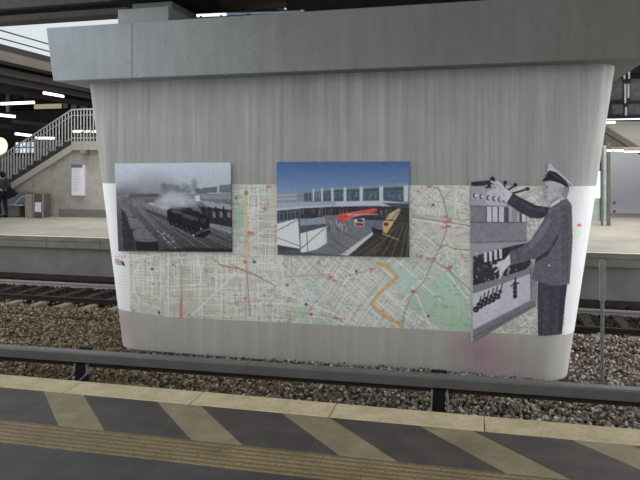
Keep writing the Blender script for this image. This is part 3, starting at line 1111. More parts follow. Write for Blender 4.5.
def kerb_material():
    t = NT('kerb_stone', 0.8)
    v = t.coord()
    f = t.noise(v, 4, 6, 0.7)
    n2 = t.noise(v, 45, 3)
    info = t.n('ShaderNodeObjectInfo')
    c = t.ramp(f, [(0.3, lc((178, 161, 128))), (0.7, lc((212, 196, 162)))])
    c = t.mix(0.5, c, t.ramp(info.outputs['Random'], [(0, (.82, .81, .79, 1)), (1, (1, 1, 1, 1))]), 'MULTIPLY')
    c = t.mix(t.math('MULTIPLY', t.math('GREATER_THAN', n2, 0.6), 0.35), c, lc((112, 102, 82)))
    t.base(c)
    t.bump(n2, 0.2, 0.004)
    return t.m


M_KERB = kerb_material()
k0 = None
for i in range(-14, 8):
    if k0 is None:
        m = MB()
        m.box(0.003, 1.0045, 4.145, 4.40, -0.28, 0.004, 0.005)
        k0 = m.build('kerb_stone', M_KERB)
        k0['kind'] = 'structure'
        k = k0
    else:
        k = k0.copy()
        COL.objects.link(k)
    k.location = tilted(i * 1.0075, 0)
    k.rotation_euler = (0, 0, TILT)


# ================================================================== ballast
def bed_material():
    t = NT('ballast_bed', 0.95)
    v = t.coord()
    vo = t.n('ShaderNodeTexVoronoi')
    vo.inputs['Scale'].default_value = 16
    t.l(v, vo.inputs['Vector'])
    t.base(t.ramp(vo.outputs['Distance'], [(0.0, lc((96, 88, 78))), (0.8, lc((30, 27, 24)))]))
    t.bump(vo.outputs['Distance'], 0.8, 0.03)
    return t.m


def ballast_height(x, y):
    if y > 11.33:
        return -1.065
    return Z_G + 0.03 * math.sin(x * .9 + y * 1.7) + (0.035 if 10.4 < y < 11.1 else 0.0)


m = MB()
m.box(-46, 20, 4.0, 13.9, -1.45, Z_G - 0.035)
tag(m.build('track_bed_ground', bed_material()), kind='structure')


def stone_material():
    t = NT('ballast_stone', 0.9)
    g = t.n('ShaderNodeNewGeometry')
    v = t.coord()
    sx = t.n('ShaderNodeSeparateXYZ')
    t.l(v, sx.inputs[0])
    rnd = g.outputs['Random Per Island']
    left = t.ramp(rnd, [(0.0, lc((76, 65, 49))), (0.55, lc((122, 106, 83))), (0.9, lc((154, 138, 112))), (1.0, lc((186, 172, 148)))])
    right = t.ramp(rnd, [(0.0, lc((76, 67, 60))), (0.5, lc((136, 123, 112))), (0.88, lc((178, 166, 154))), (1.0, lc((230, 222, 214)))])
    x01 = t.math('DIVIDE', t.math('ADD', sx.outputs[0], 5.0), 5.5, clamp=True)
    c = t.mix(x01, left, right)
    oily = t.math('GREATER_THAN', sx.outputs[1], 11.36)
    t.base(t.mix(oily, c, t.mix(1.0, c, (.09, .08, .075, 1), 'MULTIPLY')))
    return t.m


def build_ballast():
    b = bmesh.new()
    bmesh.ops.create_icosphere(b, subdivisions=1, radius=1)
    b.verts.ensure_lookup_table()
    T = np.array([v.co[:] for v in b.verts])
    Fc = np.array([[v.index for v in f.verts] for f in b.faces])
    b.free()
    spots = []

    def scatter(x0, x1, y0, y1, dens, test=None):
        n = int((x1 - x0) * (y1 - y0) * dens)
        for _ in range(n):
            x, y = random.uniform(x0, x1), random.uniform(y0, y1)
            if PX_C - 3.36 < x < PX_C + 3.36 and PIER_Y0 + .05 < y < PIER_Y1 - .05:
                continue
            if test and not test(x, y):
                continue
            spots.append((x, y))
    scatter(-7.6, 3.0, 6.9, 8.82, 900)
    scatter(-11.0, -5.5, 8.9, 11.4, 620, lambda x, y: x < -5.5)
    scatter(-15.0, -11.0, 8.0, 11.4, 160)
    scatter(-11.0, -7.6, 7.2, 8.9, 260)
    scatter(1.1, 4.6, 8.9, 11.4, 700)
    scatter(-12.5, -5.0, 11.4, 12.85, 600)
    scatter(1.0, 5.5, 11.4, 12.85, 600)
    scatter(-12.5, -5.0, 12.9, 13.7, 300)
    scatter(1.0, 5.5, 12.9, 13.7, 300)
    N = len(spots)
    q = rng.normal(size=(N, 4))
    q /= np.linalg.norm(q, axis=1)[:, None]
    w, x, y, z = q.T
    R = np.stack([1 - 2 * (y * y + z * z), 2 * (x * y - z * w), 2 * (x * z + y * w), 2 * (x * y + z * w), 1 - 2 * (x * x + z * z), 2 * (y * z - x * w),
                  2 * (x * z - y * w), 2 * (y * z + x * w), 1 - 2 * (x * x + y * y)], -1).reshape(N, 3, 3)
    S = rng.uniform(.012, .027, (N, 1)) * rng.uniform(.7, 1.3, (N, 3))
    V = T[None] * rng.uniform(.78, 1.22, (N, len(T), 1)) * S[:, None]
    V = np.einsum('nij,nkj->nki', R, V)
    pos = np.array([(a, c, ballast_height(a, c) + random.uniform(-.03, .014)) for a, c in spots])
    V += pos[:, None]
    faces = (Fc[None] + (np.arange(N) * len(T))[:, None, None]).reshape(-1, 3)
    me = bpy.data.meshes.new('ballast_gravel')
    me.from_pydata(V.reshape(-1, 3).tolist(), [], faces.tolist())
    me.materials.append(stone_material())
    o = bpy.data.objects.new('ballast_gravel', me)
    COL.objects.link(o)
    tag(o, 'brown and grey crushed stone ballast covering the track bed', 'gravel', kind='stuff')


build_ballast()

# ================================================================== conductor rail in front of the pier
M_COVER = simple('grey_rail_cover', (110, 109, 107), 0.55, var=.10, scale=3)
M_RUST = simple('rusty_steel', (70, 58, 50), 0.85, var=.25)
M_BLACK = simple('black_bracket', (30, 30, 31), 0.6, var=.2)
M_GREYM = simple('grey_steel', (112, 114, 116), 0.5, 0.3, var=.1)
A3, B3 = Vector((-9.6, 7.04, 0)), Vector((4.2, 7.53, 0))
d3 = (B3 - A3).normalized()
n3 = Vector((-d3.y, d3.x, 0))
ZC = -0.672
rail3 = empty('conductor_rail', ((A3 + B3) / 2 + Vector((0, 0, Z_G))))
tag(rail3, 'grey covered conductor rail running low along the track before the pier', 'conductor rail')


def along(s, off, z):
    return A3 + d3 * s + n3 * off + Vector((0, 0, z))


m = MB()
L3 = (B3 - A3).length
prof = [(-.085, -.122), (-.085, -.02), (-.07, 0), (.05, 0), (.07, -.02), (.07, -.11), (.05, -.11), (.05, -.03), (-.065, -.03), (-.065, -.122)]
cuts = [0, 2.2, 6.85, 11.45, L3]
for s0, s1 in zip(cuts, cuts[1:]):
    m.prism([along(s0 + .003, o, ZC + z) for o, z in prof], d3 * (s1 - s0 - .006))
m.build('rail_cover', M_COVER, rail3)
m = MB()
m.prism([along(0, o, ZC + z) for o, z in [(-.04, -.09), (.05, -.09), (.05, -.11), (.015, -.12), (.015, -.17), (.04, -.19), (-.03, -.19), (-.005, -.17), (-.005, -.12), (-.04, -.11)]], d3 * L3)
m.build('steel_rail', M_RUST, rail3)


M_FLANGE = simple('worn_flange', (158, 157, 152), .6, var=.1)


def bracket(xc, flare):
    s = (xc - A3.x) / d3.x
    w = .075
    m = MB()
    # black insulator body hanging under the cover
    pts = [along(s - w, -.055, z) for z in (0,)]
    m.prism([along(s - w, -.055, ZC - .15), along(s + w, -.055, ZC - .15), along(s + w * .85, -.055, Z_G + .03), along(s - w * .95, -.055, Z_G + .03)], n3 * .10)
    o = m.build('bracket', M_BLACK, rail3)
    for sg in (-1, 1):
        m = MB()
        P = []
        for k in range(9):
            t = k / 8
            P.append(along(s + sg * (w + .008) + sg * .012 * t - flare * max(0, t - .35) ** 1.6 * .42, -.06, ZC - .15 - t * (ZC - .15 - Z_G - .01)))
        for a, b in zip(P, P[1:]):
            m.prism([a, a + d3 * .02, b + d3 * .02, b], n3 * .11)
        m.build('side_flange', M_FLANGE, o)
    if flare:
        m = MB()
        m.prism([along(s - .36, -.10, Z_G + .005), along(s + .10, -.10, Z_G + .005), along(s + .06, .16, Z_G + .005), along(s - .26, .16, Z_G + .005)], (0, 0, .035), bev=.006)
        m.build('foot_plate', M_GREYM, o)
    m = MB()
    m.box(-.09, .09, -.02, .02, 0, .03, .006)
    m.bm.transform(Matrix.Translation(along(s, .09, ZC - .002)) @ Matrix.Rotation(math.atan2(d3.y, d3.x), 4, 'Z'))
    m.build('top_clip', M_BLACK, o)


bracket(-5.0, 1.0)
bracket(-0.50, 0.0)

# thin pole standing in the ballast right of the pier
pp = atZ(602.3, 388, Z_G)
m = MB()
zt = 1.65 - (260 - HY) * (pp.y * cs - pp.x * sn) / F
m.tube([(pp.x, pp.y, Z_G - .1), (pp.x, pp.y, zt)], .022, 10)
m.build('post', M_GREYM)
pole = bpy.data.objects['post']
pole.name = 'marker_pole'
tag(pole, 'thin grey steel pole standing in the ballast beside the pier', 'pole')
m = MB()
m.box(pp.x - .033, pp.x + .033, pp.y - .033, pp.y + .033, zt - .52, zt - .02, .008)
m.build('pole_sleeve', simple('sleeve', (122, 123, 124), .5), pole)
o = bpy.data.objects['pole_sleeve']
o.matrix_parent_inverse = Matrix.Identity(4)

# ================================================================== far track
M_RAILTOP = simple('worn_rail', (138, 135, 130), 0.6, 0.0, var=.08)
def sleeper_material():
    t = NT('concrete_sleeper', .9)
    v = t.coord()
    sx = t.n('ShaderNodeSeparateXYZ')
    t.l(v, sx.inputs[0])
    c = t.ramp(t.noise(v, 9), [(0.3, lc((118, 110, 96))), (0.7, lc((146, 137, 122)))])
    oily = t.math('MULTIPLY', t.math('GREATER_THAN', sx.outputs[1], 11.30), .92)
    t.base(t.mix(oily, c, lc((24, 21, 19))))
    return t.m


M_SLEEPER = sleeper_material()


def rail(y, label, mt):
    m = MB()
    zt = -0.955
    prof = [(-.0745, -.172), (.0745, -.172), (.07, -.16), (.012, -.14), (.009, -.05), (.036, -.035), (.036, 0), (-.036, 0), (-.036, -.035), (-.009, -.05), (-.012, -.14), (-.07, -.16)]
    m.prism([Vector((-40, y + a, zt + b)) for a, b in prof], (58, 0, 0))
    o = m.build('rail', [mt])
    tag(o, label, 'rail', 'rails of the far track')


rail(11.43, 'dark rusty running rail of the far track on the side toward the pier', simple('oily_rail', (40, 33, 28), .8))
rail(12.88, 'bright worn running rail of the far track beside the platform wall', M_RAILTOP)
sl0 = None
xs = [-14.6 + .585 * i for i in range(36)]
for x in xs:
    if -5.9 < x < 1.0:
        continue
    if sl0 is None:
        m = MB()
        m.prism([Vector((-.13, 11.0, -1.20)), Vector((.13, 11.0, -1.20)), Vector((.09, 11.0, -1.045)), Vector((-.09, 11.0, -1.045))], (0, 2.45, 0), bev=.012)
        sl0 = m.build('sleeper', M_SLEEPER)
        s = sl0
    else:
        s = sl0.copy()
        COL.objects.link(s)
    s.location.x = x
    tag(s, 'pale concrete sleeper half buried in ballast under the far track', 'sleeper', 'sleepers of the far track')

# ================================================================== far platform
M_FARTOP = simple('far_paving', (176, 171, 160), 0.75, var=.2, scale=.8)
M_LIP = simple('edge_concrete', (110, 107, 100), 0.85, var=.18, scale=2.5)
M_PWALL = simple('platform_face', (110, 108, 105), 0.85, var=.18, scale=1.6)
EY = 13.65
m = MB()
m.box(-45, 22, EY + .3, 40, -.27, 0.0)
tag(m.build('far_platform_floor', M_FARTOP), kind='structure')
k0 = None
for i in range(28):
    if k0 is None:
        m = MB()
        m.box(0.006, 1.494, EY, EY + .3, -.10, .003, .006)
        m.box(0.006, 1.494, EY + .025, EY + .3, -.27, -.10)
        k0 = m.build('far_kerb_slab', M_LIP)
        k0['kind'] = 'structure'
        k = k0
    else:
        k = k0.copy()
        COL.objects.link(k)
    k.location.x = -27 + 1.5 * i
m = MB()
m.box(-45, 22, EY + .03, EY + .2, .002, .006)
tag(m.build('platform_edge_line', simple('edge_line_paint', (226, 220, 202), .8)), kind='structure')
m = MB()
m.box(-45, 22, EY + .16, EY + .5, -1.4, -.27)
tag(m.build('far_platform_wall', M_PWALL), kind='structure')
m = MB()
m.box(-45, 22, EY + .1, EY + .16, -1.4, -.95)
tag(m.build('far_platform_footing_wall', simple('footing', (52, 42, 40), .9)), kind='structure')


# ================================================================== staircase on the far platform
YS, YB = 19.5, 22.0
def stair_wall_material():
    t = NT('stair_wall_concrete', .9)
    v = t.coord()
    c = t.ramp(t.noise(v, 1.6, 6, .65), [(0.28, lc((160, 156, 146))), (0.72, lc((192, 189, 181)))])
    sm = t.noise(t.coord((1.6, 1, 1.0), loc=(3.1, 0, 1.7)), 2.3, 6, .75)      # rubbed-out paint marks
    c = t.mix(t.math('MULTIPLY', t.math('GREATER_THAN', sm, .60), .42), c, lc((128, 122, 112)))
    t.base(c)
    return t.m


M_STW = stair_wall_material()
M_STR = simple('stringer_concrete', (182, 177, 166), 0.9, var=.10)
M_STEP = simple('step_stone', (66, 63, 60), 0.85, var=.15)
M_RAILG = simple('grey_railing', (196, 196, 194), 0.5, 0.2, var=.08)
M_BASE = simple('plinth_grey', (128, 126, 122), 0.9, var=.12)


def S(px, py, Y=YS):
    return atY(px, py, Y)


st = empty('staircase', tuple(S(40, 217)))
tag(st, 'concrete staircase with grey railings rising to a landing on the far platform', 'staircase')
a_top, b_top = S(8, 181), S(70, 141.5)         # line of the step nosings
slope = (b_top.z - a_top.z) / (b_top.x - a_top.x)
x_bot = a_top.x - a_top.z / slope              # where it meets the platform
XL = b_top.x
XR = XL + 3.6
ZL = b_top.z
TH = .30
m = MB()
m.prism([Vector((x_bot + .13 / slope, YS, 0)), Vector((x_bot + .36 / slope, YS, 0)), Vector((XL + .06, YS, ZL - .34)), Vector((XL + .06, YS, ZL - .10))], (0, .22, 0))
m.prism([Vector((XL + .05, YS, ZL - TH)), Vector((XR, YS, ZL - TH)), Vector((XR, YS, ZL)), Vector((XL + .05, YS, ZL))], (0, YB - YS, 0))
m.build('stringer', M_STR, st)
m = MB()
m.prism([Vector((x_bot + TH / slope, YS + .16, 0)), Vector((XR, YS + .16, 0)), Vector((XR, YS + .16, ZL - TH)), Vector((XL + .05, YS + .16, ZL - TH))], (0, .2, 0))
m.build('stair_wall', M_STW, st)
m = MB()
m.box(S(57, 214).x, XR, YS + .10, YS + .17, 0, .27, .008)
m.build('wall_plinth', M_BASE, st)
nstep = int(round(ZL / .17))
run = (XL - x_bot) / nstep
m = MB()
prof = [Vector((x_bot, YS + .22, 0))]
for i in range(nstep):
    z = (i + 1) * ZL / nstep
    prof += [Vector((x_bot + i * run, YS + .05, z)), Vector((x_bot + (i + 1) * run, YS + .05, z))]
prof = [Vector((p.x, YS + .05, p.z)) for p in prof]
prof += [Vector((XL, YS + .05, ZL - .3)), Vector((x_bot + .5, YS + .05, 0))]
m.prism(prof, (0, YB - YS - .1, 0))
m.build('steps', M_STEP, st)


def railing(y, light):
    h = 1.12
    rl = None
    m = MB()
    m.tube([(x_bot, y, h), (XL, y, ZL + h), (XR, y, ZL + h)], .028, 8)
    m.tube([(x_bot, y, h * .82), (XL, y, ZL + h * .82), (XR, y, ZL + h * .82)], .016, 6)
    m.tube([(x_bot, y, .14), (XL, y, ZL + .12), (XR, y, ZL + .12)], .018, 6)
    rl = m.build('railing', light, st)
    proto = None
    x = x_bot + .1
    while x < XR:
        zb = max(0, (min(x, XL) - x_bot) * slope) if x < XL else ZL
        if proto is None:
            m = MB()
            m.box(-.013, .013, -.013, .013, 0, h - .02)
            proto = m.build('baluster', light, rl)
            b = proto
        else:
            b = proto.copy()
            COL.objects.link(b)
        b.matrix_parent_inverse = Matrix.Translation(st.location).inverted() if False else Matrix.Identity(4)
        b.parent = rl
        # parent inverse of the railing itself keeps world coordinates
        b.location = (x, y, zb)
        x += .125
    return rl


railing(YS + .10, M_RAILG)
railing(YB - .12, simple('shaded_railing', (104, 104, 106), .5, .2))  # darker copy for the far railing, its shade put into the colour

# information board on the stair wall
p0, p1 = S(72, 195.5), S(82.5, 165)
m = MB()
m.box(p0.x, p1.x, YS - .03, YS + .17, p0.z, p1.z, .01)
nb = m.build('information_board', simple('white_poster', (232, 230, 242), .5, var=.03, k=1.1))
tag(nb, 'tall white information poster board on the stair wall', 'notice board')
m = MB()
m.box(p0.x - .01, p1.x + .01, YS - .045, YS - .02, p1.z - .09, p1.z + .02, .005)
m.build('header_strip', simple('board_header', (120, 116, 140), .5), nb)
m = MB()
for k in range(14):
    z = p1.z - .18 - k * .055
    m.box(p0.x + .05, p0.x + .05 + (p1.x - p0.x - .1) * random.uniform(.6, 1), YS - .034, YS - .028, z, z + .012)
m.build('printed_lines', simple('print_grey', (196, 192, 206), .6), nb)

# small wall lamp under the landing
p = S(84.5, 152.5)
m = MB()
m.box(p.x - .10, p.x + .10, YS - .10, YS + .17, p.z - .09, p.z + .09, .02)
wl = m.build('wall_lamp', simple('lamp_grey', (120, 118, 112), .5))
tag(wl, 'small grey box lamp fixed under the stair landing', 'lamp')
m = MB()
m.box(p.x - .08, p.x + .08, YS - .115, YS - .09, p.z - .07, p.z + .07, .01)
m.build('lens', simple('lamp_lens', (150, 148, 140), .3), wl)

# ---- litter bins and bench
YBIN = 19.0
M_BIN = simple('bin_concrete', (158, 148, 136), 0.9, var=.12, scale=8)
M_BIND = simple('bin_dark', (96, 90, 86), 0.7)
p0, p1 = S(36.5, 218), S(42.5, 195)
m = MB()
m.box(p0.x, p1.x, YBIN - .1, YBIN + .32, 0, p1.z - p0.z, .02)
bn = m.build('litter_bin', M_BIN)
tag(bn, 'plain beige concrete litter bin at the end of the bench', 'litter bin', 'litter bins on the far platform')
m = MB()
m.box(p0.x + .02, p1.x - .02, YBIN - .08, YBIN + .30, p1.z - p0.z, p1.z - p0.z + .03, .008)
m.build('lid', M_BIND, bn)
q0, q1 = S(43.5, 218), S(53.5, 195)
m = MB()
zb = q1.z - q0.z
m.box(q0.x, q1.x, YBIN - .05, YBIN + .35, 0.03, zb, .02)
b2 = m.build('litter_bin', M_BIND)
tag(b2, 'dark framed litter bin with a white panel on its front', 'litter bin', 'litter bins on the far platform')
m = MB()
r0, r1 = S(45.8, 211), S(51.6, 201.5)
m.box(r0.x, r1.x, YBIN - .075, YBIN - .04, r0.z, r1.z, .006)
m.build('front_panel', simple('bin_panel', (216, 224, 228), .5, k=1.1), b2)
m = MB()
m.box(q0.x, q1.x, YBIN - .06, YBIN + .36, zb, zb + .04, .01)
m.build('lid', simple('bin_lid', (140, 116, 104), .7), b2)
m = MB()
m.box(q1.x - .05, q1.x + .01, YBIN - .06, YBIN - .03, 0, zb, .005)
m.box(q0.x - .01, q0.x + .05, YBIN - .06, YBIN - .03, 0, zb, .005)
m.build('frame', simple('bin_frame', (150, 140, 132), .6), b2)

c0, c1 = S(8, 209), S(34, 200)
bench = empty('bench', (c0.x, YBIN + .1, 0))
tag(bench, 'grey steel bench with a high back beside the litter bins', 'bench')
m = MB()
m.box(c0.x - .6, c1.x, YBIN - .05, YBIN + .40, .40, .445, .01)
m.build('seat', simple('bench_seat', (176, 176, 178), .45, .2), bench)
m = MB()
m.prism([Vector((c0.x - .6, YBIN + .40, .46)), Vector((c1.x, YBIN + .40, .46)), Vector((c1.x, YBIN + .46, .88)), Vector((c0.x - .6, YBIN + .46, .88))], (0, .03, 0), bev=.006)
m.build('backrest', simple('bench_back', (128, 130, 136), .5, .2), bench)
for xx in (c0.x - .3, c1.x - .25):
    m = MB()
    m.box(xx, xx + .06, YBIN, YBIN + .36, 0, .40, .008)
    m.build('leg', M_BIND, bench)
m = MB()
m.tube([(c1.x - .38, YBIN - .05, .44), (c1.x - .08, YBIN - .03, .72), (c1.x - .02, YBIN + .38, .74)], .02, 8)
m.build('armrest', simple('bench_arm', (196, 196, 198), .4, .3), bench)

# ================================================================== the waiting person
pf = atZ(4.5, 217.5, 0)


def person(px, py, Hh, face):
    """continuous skinned figure standing at (px, py); face: heading angle"""
    root = empty('person', (px, py, 0))
    k = Hh / 1.72
    J = {'pel': (0, 0, .95), 'waist': (0, 0, 1.08), 'chest': (.0, 0, 1.30), 'neck': (.0, 0, 1.46), 'head0': (.02, 0, 1.53), 'head1': (.03, 0, 1.62), 'head2': (.025, 0, 1.69),
         'hl': (0, .09, .92), 'kl': (.07, .095, .50), 'al': (-.04, .10, .09), 'tl': (.08, .11, .05),
         'hr': (0, -.09, .92), 'kr': (-.02, -.095, .50), 'ar': (-.14, -.10, .09), 'tr': (-.02, -.11, .05),
         'sl': (0, .18, 1.40), 'el': (-.06, .235, 1.13), 'wl': (.06, .23, .90), 'fl': (.09, .225, .82),
         'sr': (0, -.18, 1.40), 'er': (-.10, -.235, 1.14), 'wr': (.02, -.24, .92), 'fr': (.06, -.235, .84)}
    R = {'pel': .135, 'waist': .125, 'chest': .15, 'neck': .055, 'head0': .075, 'head1': .095, 'head2': .06, 'hl': .095, 'kl': .06, 'al': .042, 'tl': .035, 'hr': .095, 'kr': .06, 'ar': .042, 'tr': .035,
         'sl': .07, 'el': .047, 'wl': .033, 'fl': .028, 'sr': .07, 'er': .047, 'wr': .033, 'fr': .028}
    E = [('pel', 'waist'), ('waist', 'chest'), ('chest', 'neck'), ('neck', 'head0'), ('head0', 'head1'), ('head1', 'head2'), ('pel', 'hl'), ('hl', 'kl'), ('kl', 'al'), ('al', 'tl'), ('pel', 'hr'), ('hr', 'kr'), ('kr', 'ar'), ('ar', 'tr'),
         ('chest', 'sl'), ('sl', 'el'), ('el', 'wl'), ('wl', 'fl'), ('chest', 'sr'), ('sr', 'er'), ('er', 'wr'), ('wr', 'fr')]

    def skin(names, edges, grow, mat, nm, root_j, sub=2):
        idx = {n: i for i, n in enumerate(names)}
        me = bpy.data.meshes.new(nm)
        me.from_pydata([tuple(v * k for v in J[n]) for n in names], [(idx[a], idx[b]) for a, b in edges], [])
        o = bpy.data.objects.new(nm, me)
        COL.objects.link(o)
        o.parent = root
        sm = o.modifiers.new('skin', 'SKIN')
        for n in names:
            sv = me.skin_vertices[0].data[idx[n]]
            r = (R[n] + grow) * k
            sv.radius = (r, r * (.82 if n in ('pel', 'waist', 'chest') else 1))
            sv.use_root = (n == root_j)
        ss = o.modifiers.new('sub', 'SUBSURF')
        ss.levels = ss.render_levels = sub
        me.materials.append(mat)
        return o
    skin(list(J), E, 0.0, simple('skin_tone', (196, 158, 136), .6), 'body', 'pel')
    coat = ['pel', 'waist', 'chest', 'hl', 'hr', 'sl', 'el', 'wl', 'sr', 'er', 'wr', 'neck']
    skin(coat, [e for e in E if e[0] in coat and e[1] in coat], .028, simple('dark_coat', (52, 54, 66), .85), 'coat', 'pel')
    tr = ['pel', 'hl', 'kl', 'al', 'hr', 'kr', 'ar']
    skin(tr, [e for e in E if e[0] in tr and e[1] in tr], .018, simple('dark_trousers', (30, 31, 40), .85), 'trousers', 'pel')
    m = MB()
    m.sphere((.0, 0, 1.645 * k), (.112 * k, .10 * k, .10 * k), 3)
    m.sphere((-.055 * k, 0, 1.60 * k), (.075 * k, .092 * k, .11 * k), 3)
    hair = m.build('hair', simple('black_hair', (22, 20, 22), .7), None, smooth=True)
    hair.parent = root
    m = MB()
    m.sphere((.125 * k, 0, 1.60 * k), (.02 * k, .014 * k, .025 * k), 2)
    nose = m.build('nose', simple('skin_tone_b', (196, 158, 136), .6), None, smooth=True)
    nose.parent = root
    m = MB()
    m.sphere((.02 * k, 0, 1.475 * k), (.085 * k, .09 * k, .045 * k), 2)
    sc = m.build('scarf', simple('pale_scarf', (188, 190, 200), .9), None, smooth=True)
    sc.parent = root
    for nm, (x, y) in (('shoe', (.035, .105)), ('shoe', (-.065, -.105))):
        m = MB()
        m.sphere((x * k, y * k, .055 * k), (.165 * k, .062 * k, .07 * k), 2)
        so = m.build(nm, simple('black_shoe', (20, 20, 22), .5), None, smooth=True)
        so.parent = root
    root.rotation_euler = (0, 0, face)
    return root, k


man_, kk = person(pf.x - .09, pf.y + .0, 1.58, math.radians(180 - 20))
tag(man_, 'dark-haired person in a dark coat and trousers standing on the far platform', 'person')
bp = S(12.5, 193.5, pf.y - .05)
m = MB()
z0 = bp.z
m.prism([Vector((bp.x - .22, pf.y - .10, z0 + .22)), Vector((bp.x - .16, pf.y - .10, z0 + .24)), Vector((bp.x + .19, pf.y - .10, z0 - .0)), Vector((bp.x + .02, pf.y - .10, z0 - .10)), Vector((bp.x - .24, pf.y - .10, z0 - .20))], (0, .14, 0), bev=.02)
bag = m.build('shoulder_bag', simple('black_bag', (24, 24, 28), .7))
tag(bag, 'black bag slung behind the person on the far platform', 'bag')
m = MB()
m.tube([(bp.x - .20, pf.y - .03, z0 + .20), (bp.x - .27, pf.y - .04, z0 + .38), (bp.x - .30, pf.y - .03, z0 + .50)], .014, 6)
m.build('strap', simple('black_strap', (24, 24, 28), .7), bag)
bag.children[0].matrix_parent_inverse = Matrix.Identity(4)

# ================================================================== hall beyond: back wall, roof, beams, lights
M_DARK = simple('dark_steel', (52, 50, 48), 0.8, var=.25, scale=1.5)
M_BROWN = simple('brown_grey_soffit', (88, 84, 79), 0.9, var=.14, scale=1.2)
M_BLK = simple('black_soffit', (26, 25, 24), 0.9, var=.3)
M_GREYB = simple('grey_beam', (92, 90, 88), 0.8, var=.12)
M_HALL = simple('hall_wall', (70, 69, 72), 0.9, var=.2, scale=.8)
M_GWALL = simple('pale_metal_wall', (206, 207, 216), 0.6, var=.05, scale=.6)
M_WHITE = simple('white_band', (214, 214, 216), 0.6, var=.04)
M_TUBE = emissive('lit_tube', (255, 244, 238), 3.0)
M_GLASSG = simple('grey_pane', (136, 138, 146), 0.25, var=.15, scale=1.0)
M_SKYPANE = emissive('daylight_pane', (200, 220, 232), 1.35)


def structure(mb, name, mat):
    o = mb.build(name, mat)
    o['kind'] = 'structure'
    return o


def slab(name, px0, py0, px1, py1, Y, mat, depth=.3):
    """box whose front face stands at Y, corners measured along the two given sight lines"""
    a, b = atY(px0, py1, Y), atY(px1, py0, Y)
    m = MB()
    m.box(a.x, b.x, Y, Y + depth, a.z, b.z)
    return structure(m, name, mat)


# back wall of the hall
a = atY(-60, 217, 33)
m = MB()
m.box(-45, -10.5, 33, 33.3, 0, 5.3)
m.box(-10.5, 3.0, 33, 33.3, 0, 6.4)
structure(m, 'wall_back', M_HALL)
m = MB()
m.box(3.0, 22, 26.5, 26.8, 0, 3.2)
structure(m, 'wall_right', M_GWALL)
m = MB()
m.box(3.0, 22, 26.44, 26.5, 0.0, .18)
structure(m, 'baseboard_right', M_WHITE)
m = MB()
m.box(3.0, 22, 28.5, 28.8, 3.0, 12)
structure(m, 'wall_upper_right', simple('dark_glazed_wall', (62, 62, 66), .4, var=.3, scale=.7))


def beam_y(name, px0, py0, z, y0, y1, w, h, mat, thing=None):
    """long beam running away from the viewer; passes the sight line (px0, py0) at height z (its lower right edge)"""
    p = atZ(px0, py0, z)
    m = MB()
    m.box(p.x - w, p.x, y0, y1, z, z + h)
    o = m.build(name, mat)
    o['kind'] = 'structure'
    return p.x


# left hall roof edge beside the open strip of sky
xb = beam_y('edge_beam', 0, 60, 5.0, 9.0, 33.0, .5, .50, M_BROWN)
m = MB()
m.box(-45, xb - .2, 9.0, 33.3, 5.15, 5.4)
structure(m, 'ceiling_hall', M_BLK)
for k, (py, nm) in enumerate(((38.5, 'glazing_beam'), (30.5, 'glazing_beam'))):
    beam_y(nm, 0, py, 5.9, 9.0, 33.0, .035, .035, M_GREYB)
# roof over the right part of the hall, and between the two
m = MB()
m.box(1.5, 24, 12.5, 29, 7.2, 7.5)
structure(m, 'ceiling_right', M_BLK)
m = MB()
m.box(-10.5, 1.5, 23, 33.3, 6.2, 6.5)
structure(m, 'ceiling_middle', M_BLK)
# beams below the hall roof
beam_y('roof_beam', 0, 74, 4.75, 14, 33, .22, .22, M_GREYB)
beam_y('roof_beam', 0, 66, 5.1, 14, 33, .3, .2, M_BLK)
beam_y('roof_beam', 0, 82, 4.6, 18, 33, .14, .18, M_GREYB)
beam_y('roof_beam', 0, 92, 4.6, 20, 33, .25, .2, M_BROWN)
beam_y('roof_beam', 0, 122, 3.7, 24, 33, .16, .16, M_GREYB)
beam_y('roof_beam', 0, 128, 3.6, 24, 33, .2, .2, M_BROWN)
slab('cross_beam', -60, 97, 92, 101.5, 25.5, M_BLK, .4)
slab('cross_beam', -60, 109, 100, 113, 29, M_DARK, .4)
slab('cross_beam', -60, 126, 60, 129.5, 31, M_BROWN, .3)
p0, p1 = atY(6, 112, 24.5), atY(7.6, 83, 24.5)
m = MB()
m.box(p0.x, p1.x, 24.5, 24.6, p0.z, 5.5)
structure(m, 'hanger_column', simple('light_post', (150, 150, 150), .6))

# panes high in the hall
wi = 0
for (x0, y0, x1, y1) in ((13, 92, 19, 98.5), (24.5, 93, 29.5, 98.5), (63, 101.5, 68, 108), (71, 101.5, 77, 108), (80, 101.5, 88, 108)):
    wi += 1
    a, b = atY(x0, y1, 26.2), atY(x1, y0, 26.2)
    m = MB()
    m.box(a.x, b.x, 26.2, 26.26, a.z, b.z)
    structure(m, 'window_%d' % wi, M_GLASSG)
    q = bpy.data.objects['window_%d' % wi]
    m = MB()
    for (u0, u1, v0, v1) in ((a.x - .05, a.x, a.z - .05, b.z + .05), (b.x, b.x + .05, a.z - .05, b.z + .05), (a.x, b.x, b.z, b.z + .05), (a.x, b.x, a.z - .05, a.z)):
        m.box(u0, u1, 26.17, 26.28, v0, v1)
    m.build('window_frame', M_DARK, q)
slab('soffit_glow_patch', 34, 103.5, 63, 109, 26.6, emissive('warm_lit_panel', (184, 170, 142), .6), .05)  # glowing sheet standing for tube light cast on the ceiling
slab('soffit_glow_patch', 34, 88, 43, 98, 26.6, emissive('warm_glow_b', (150, 138, 112), .6), .05)

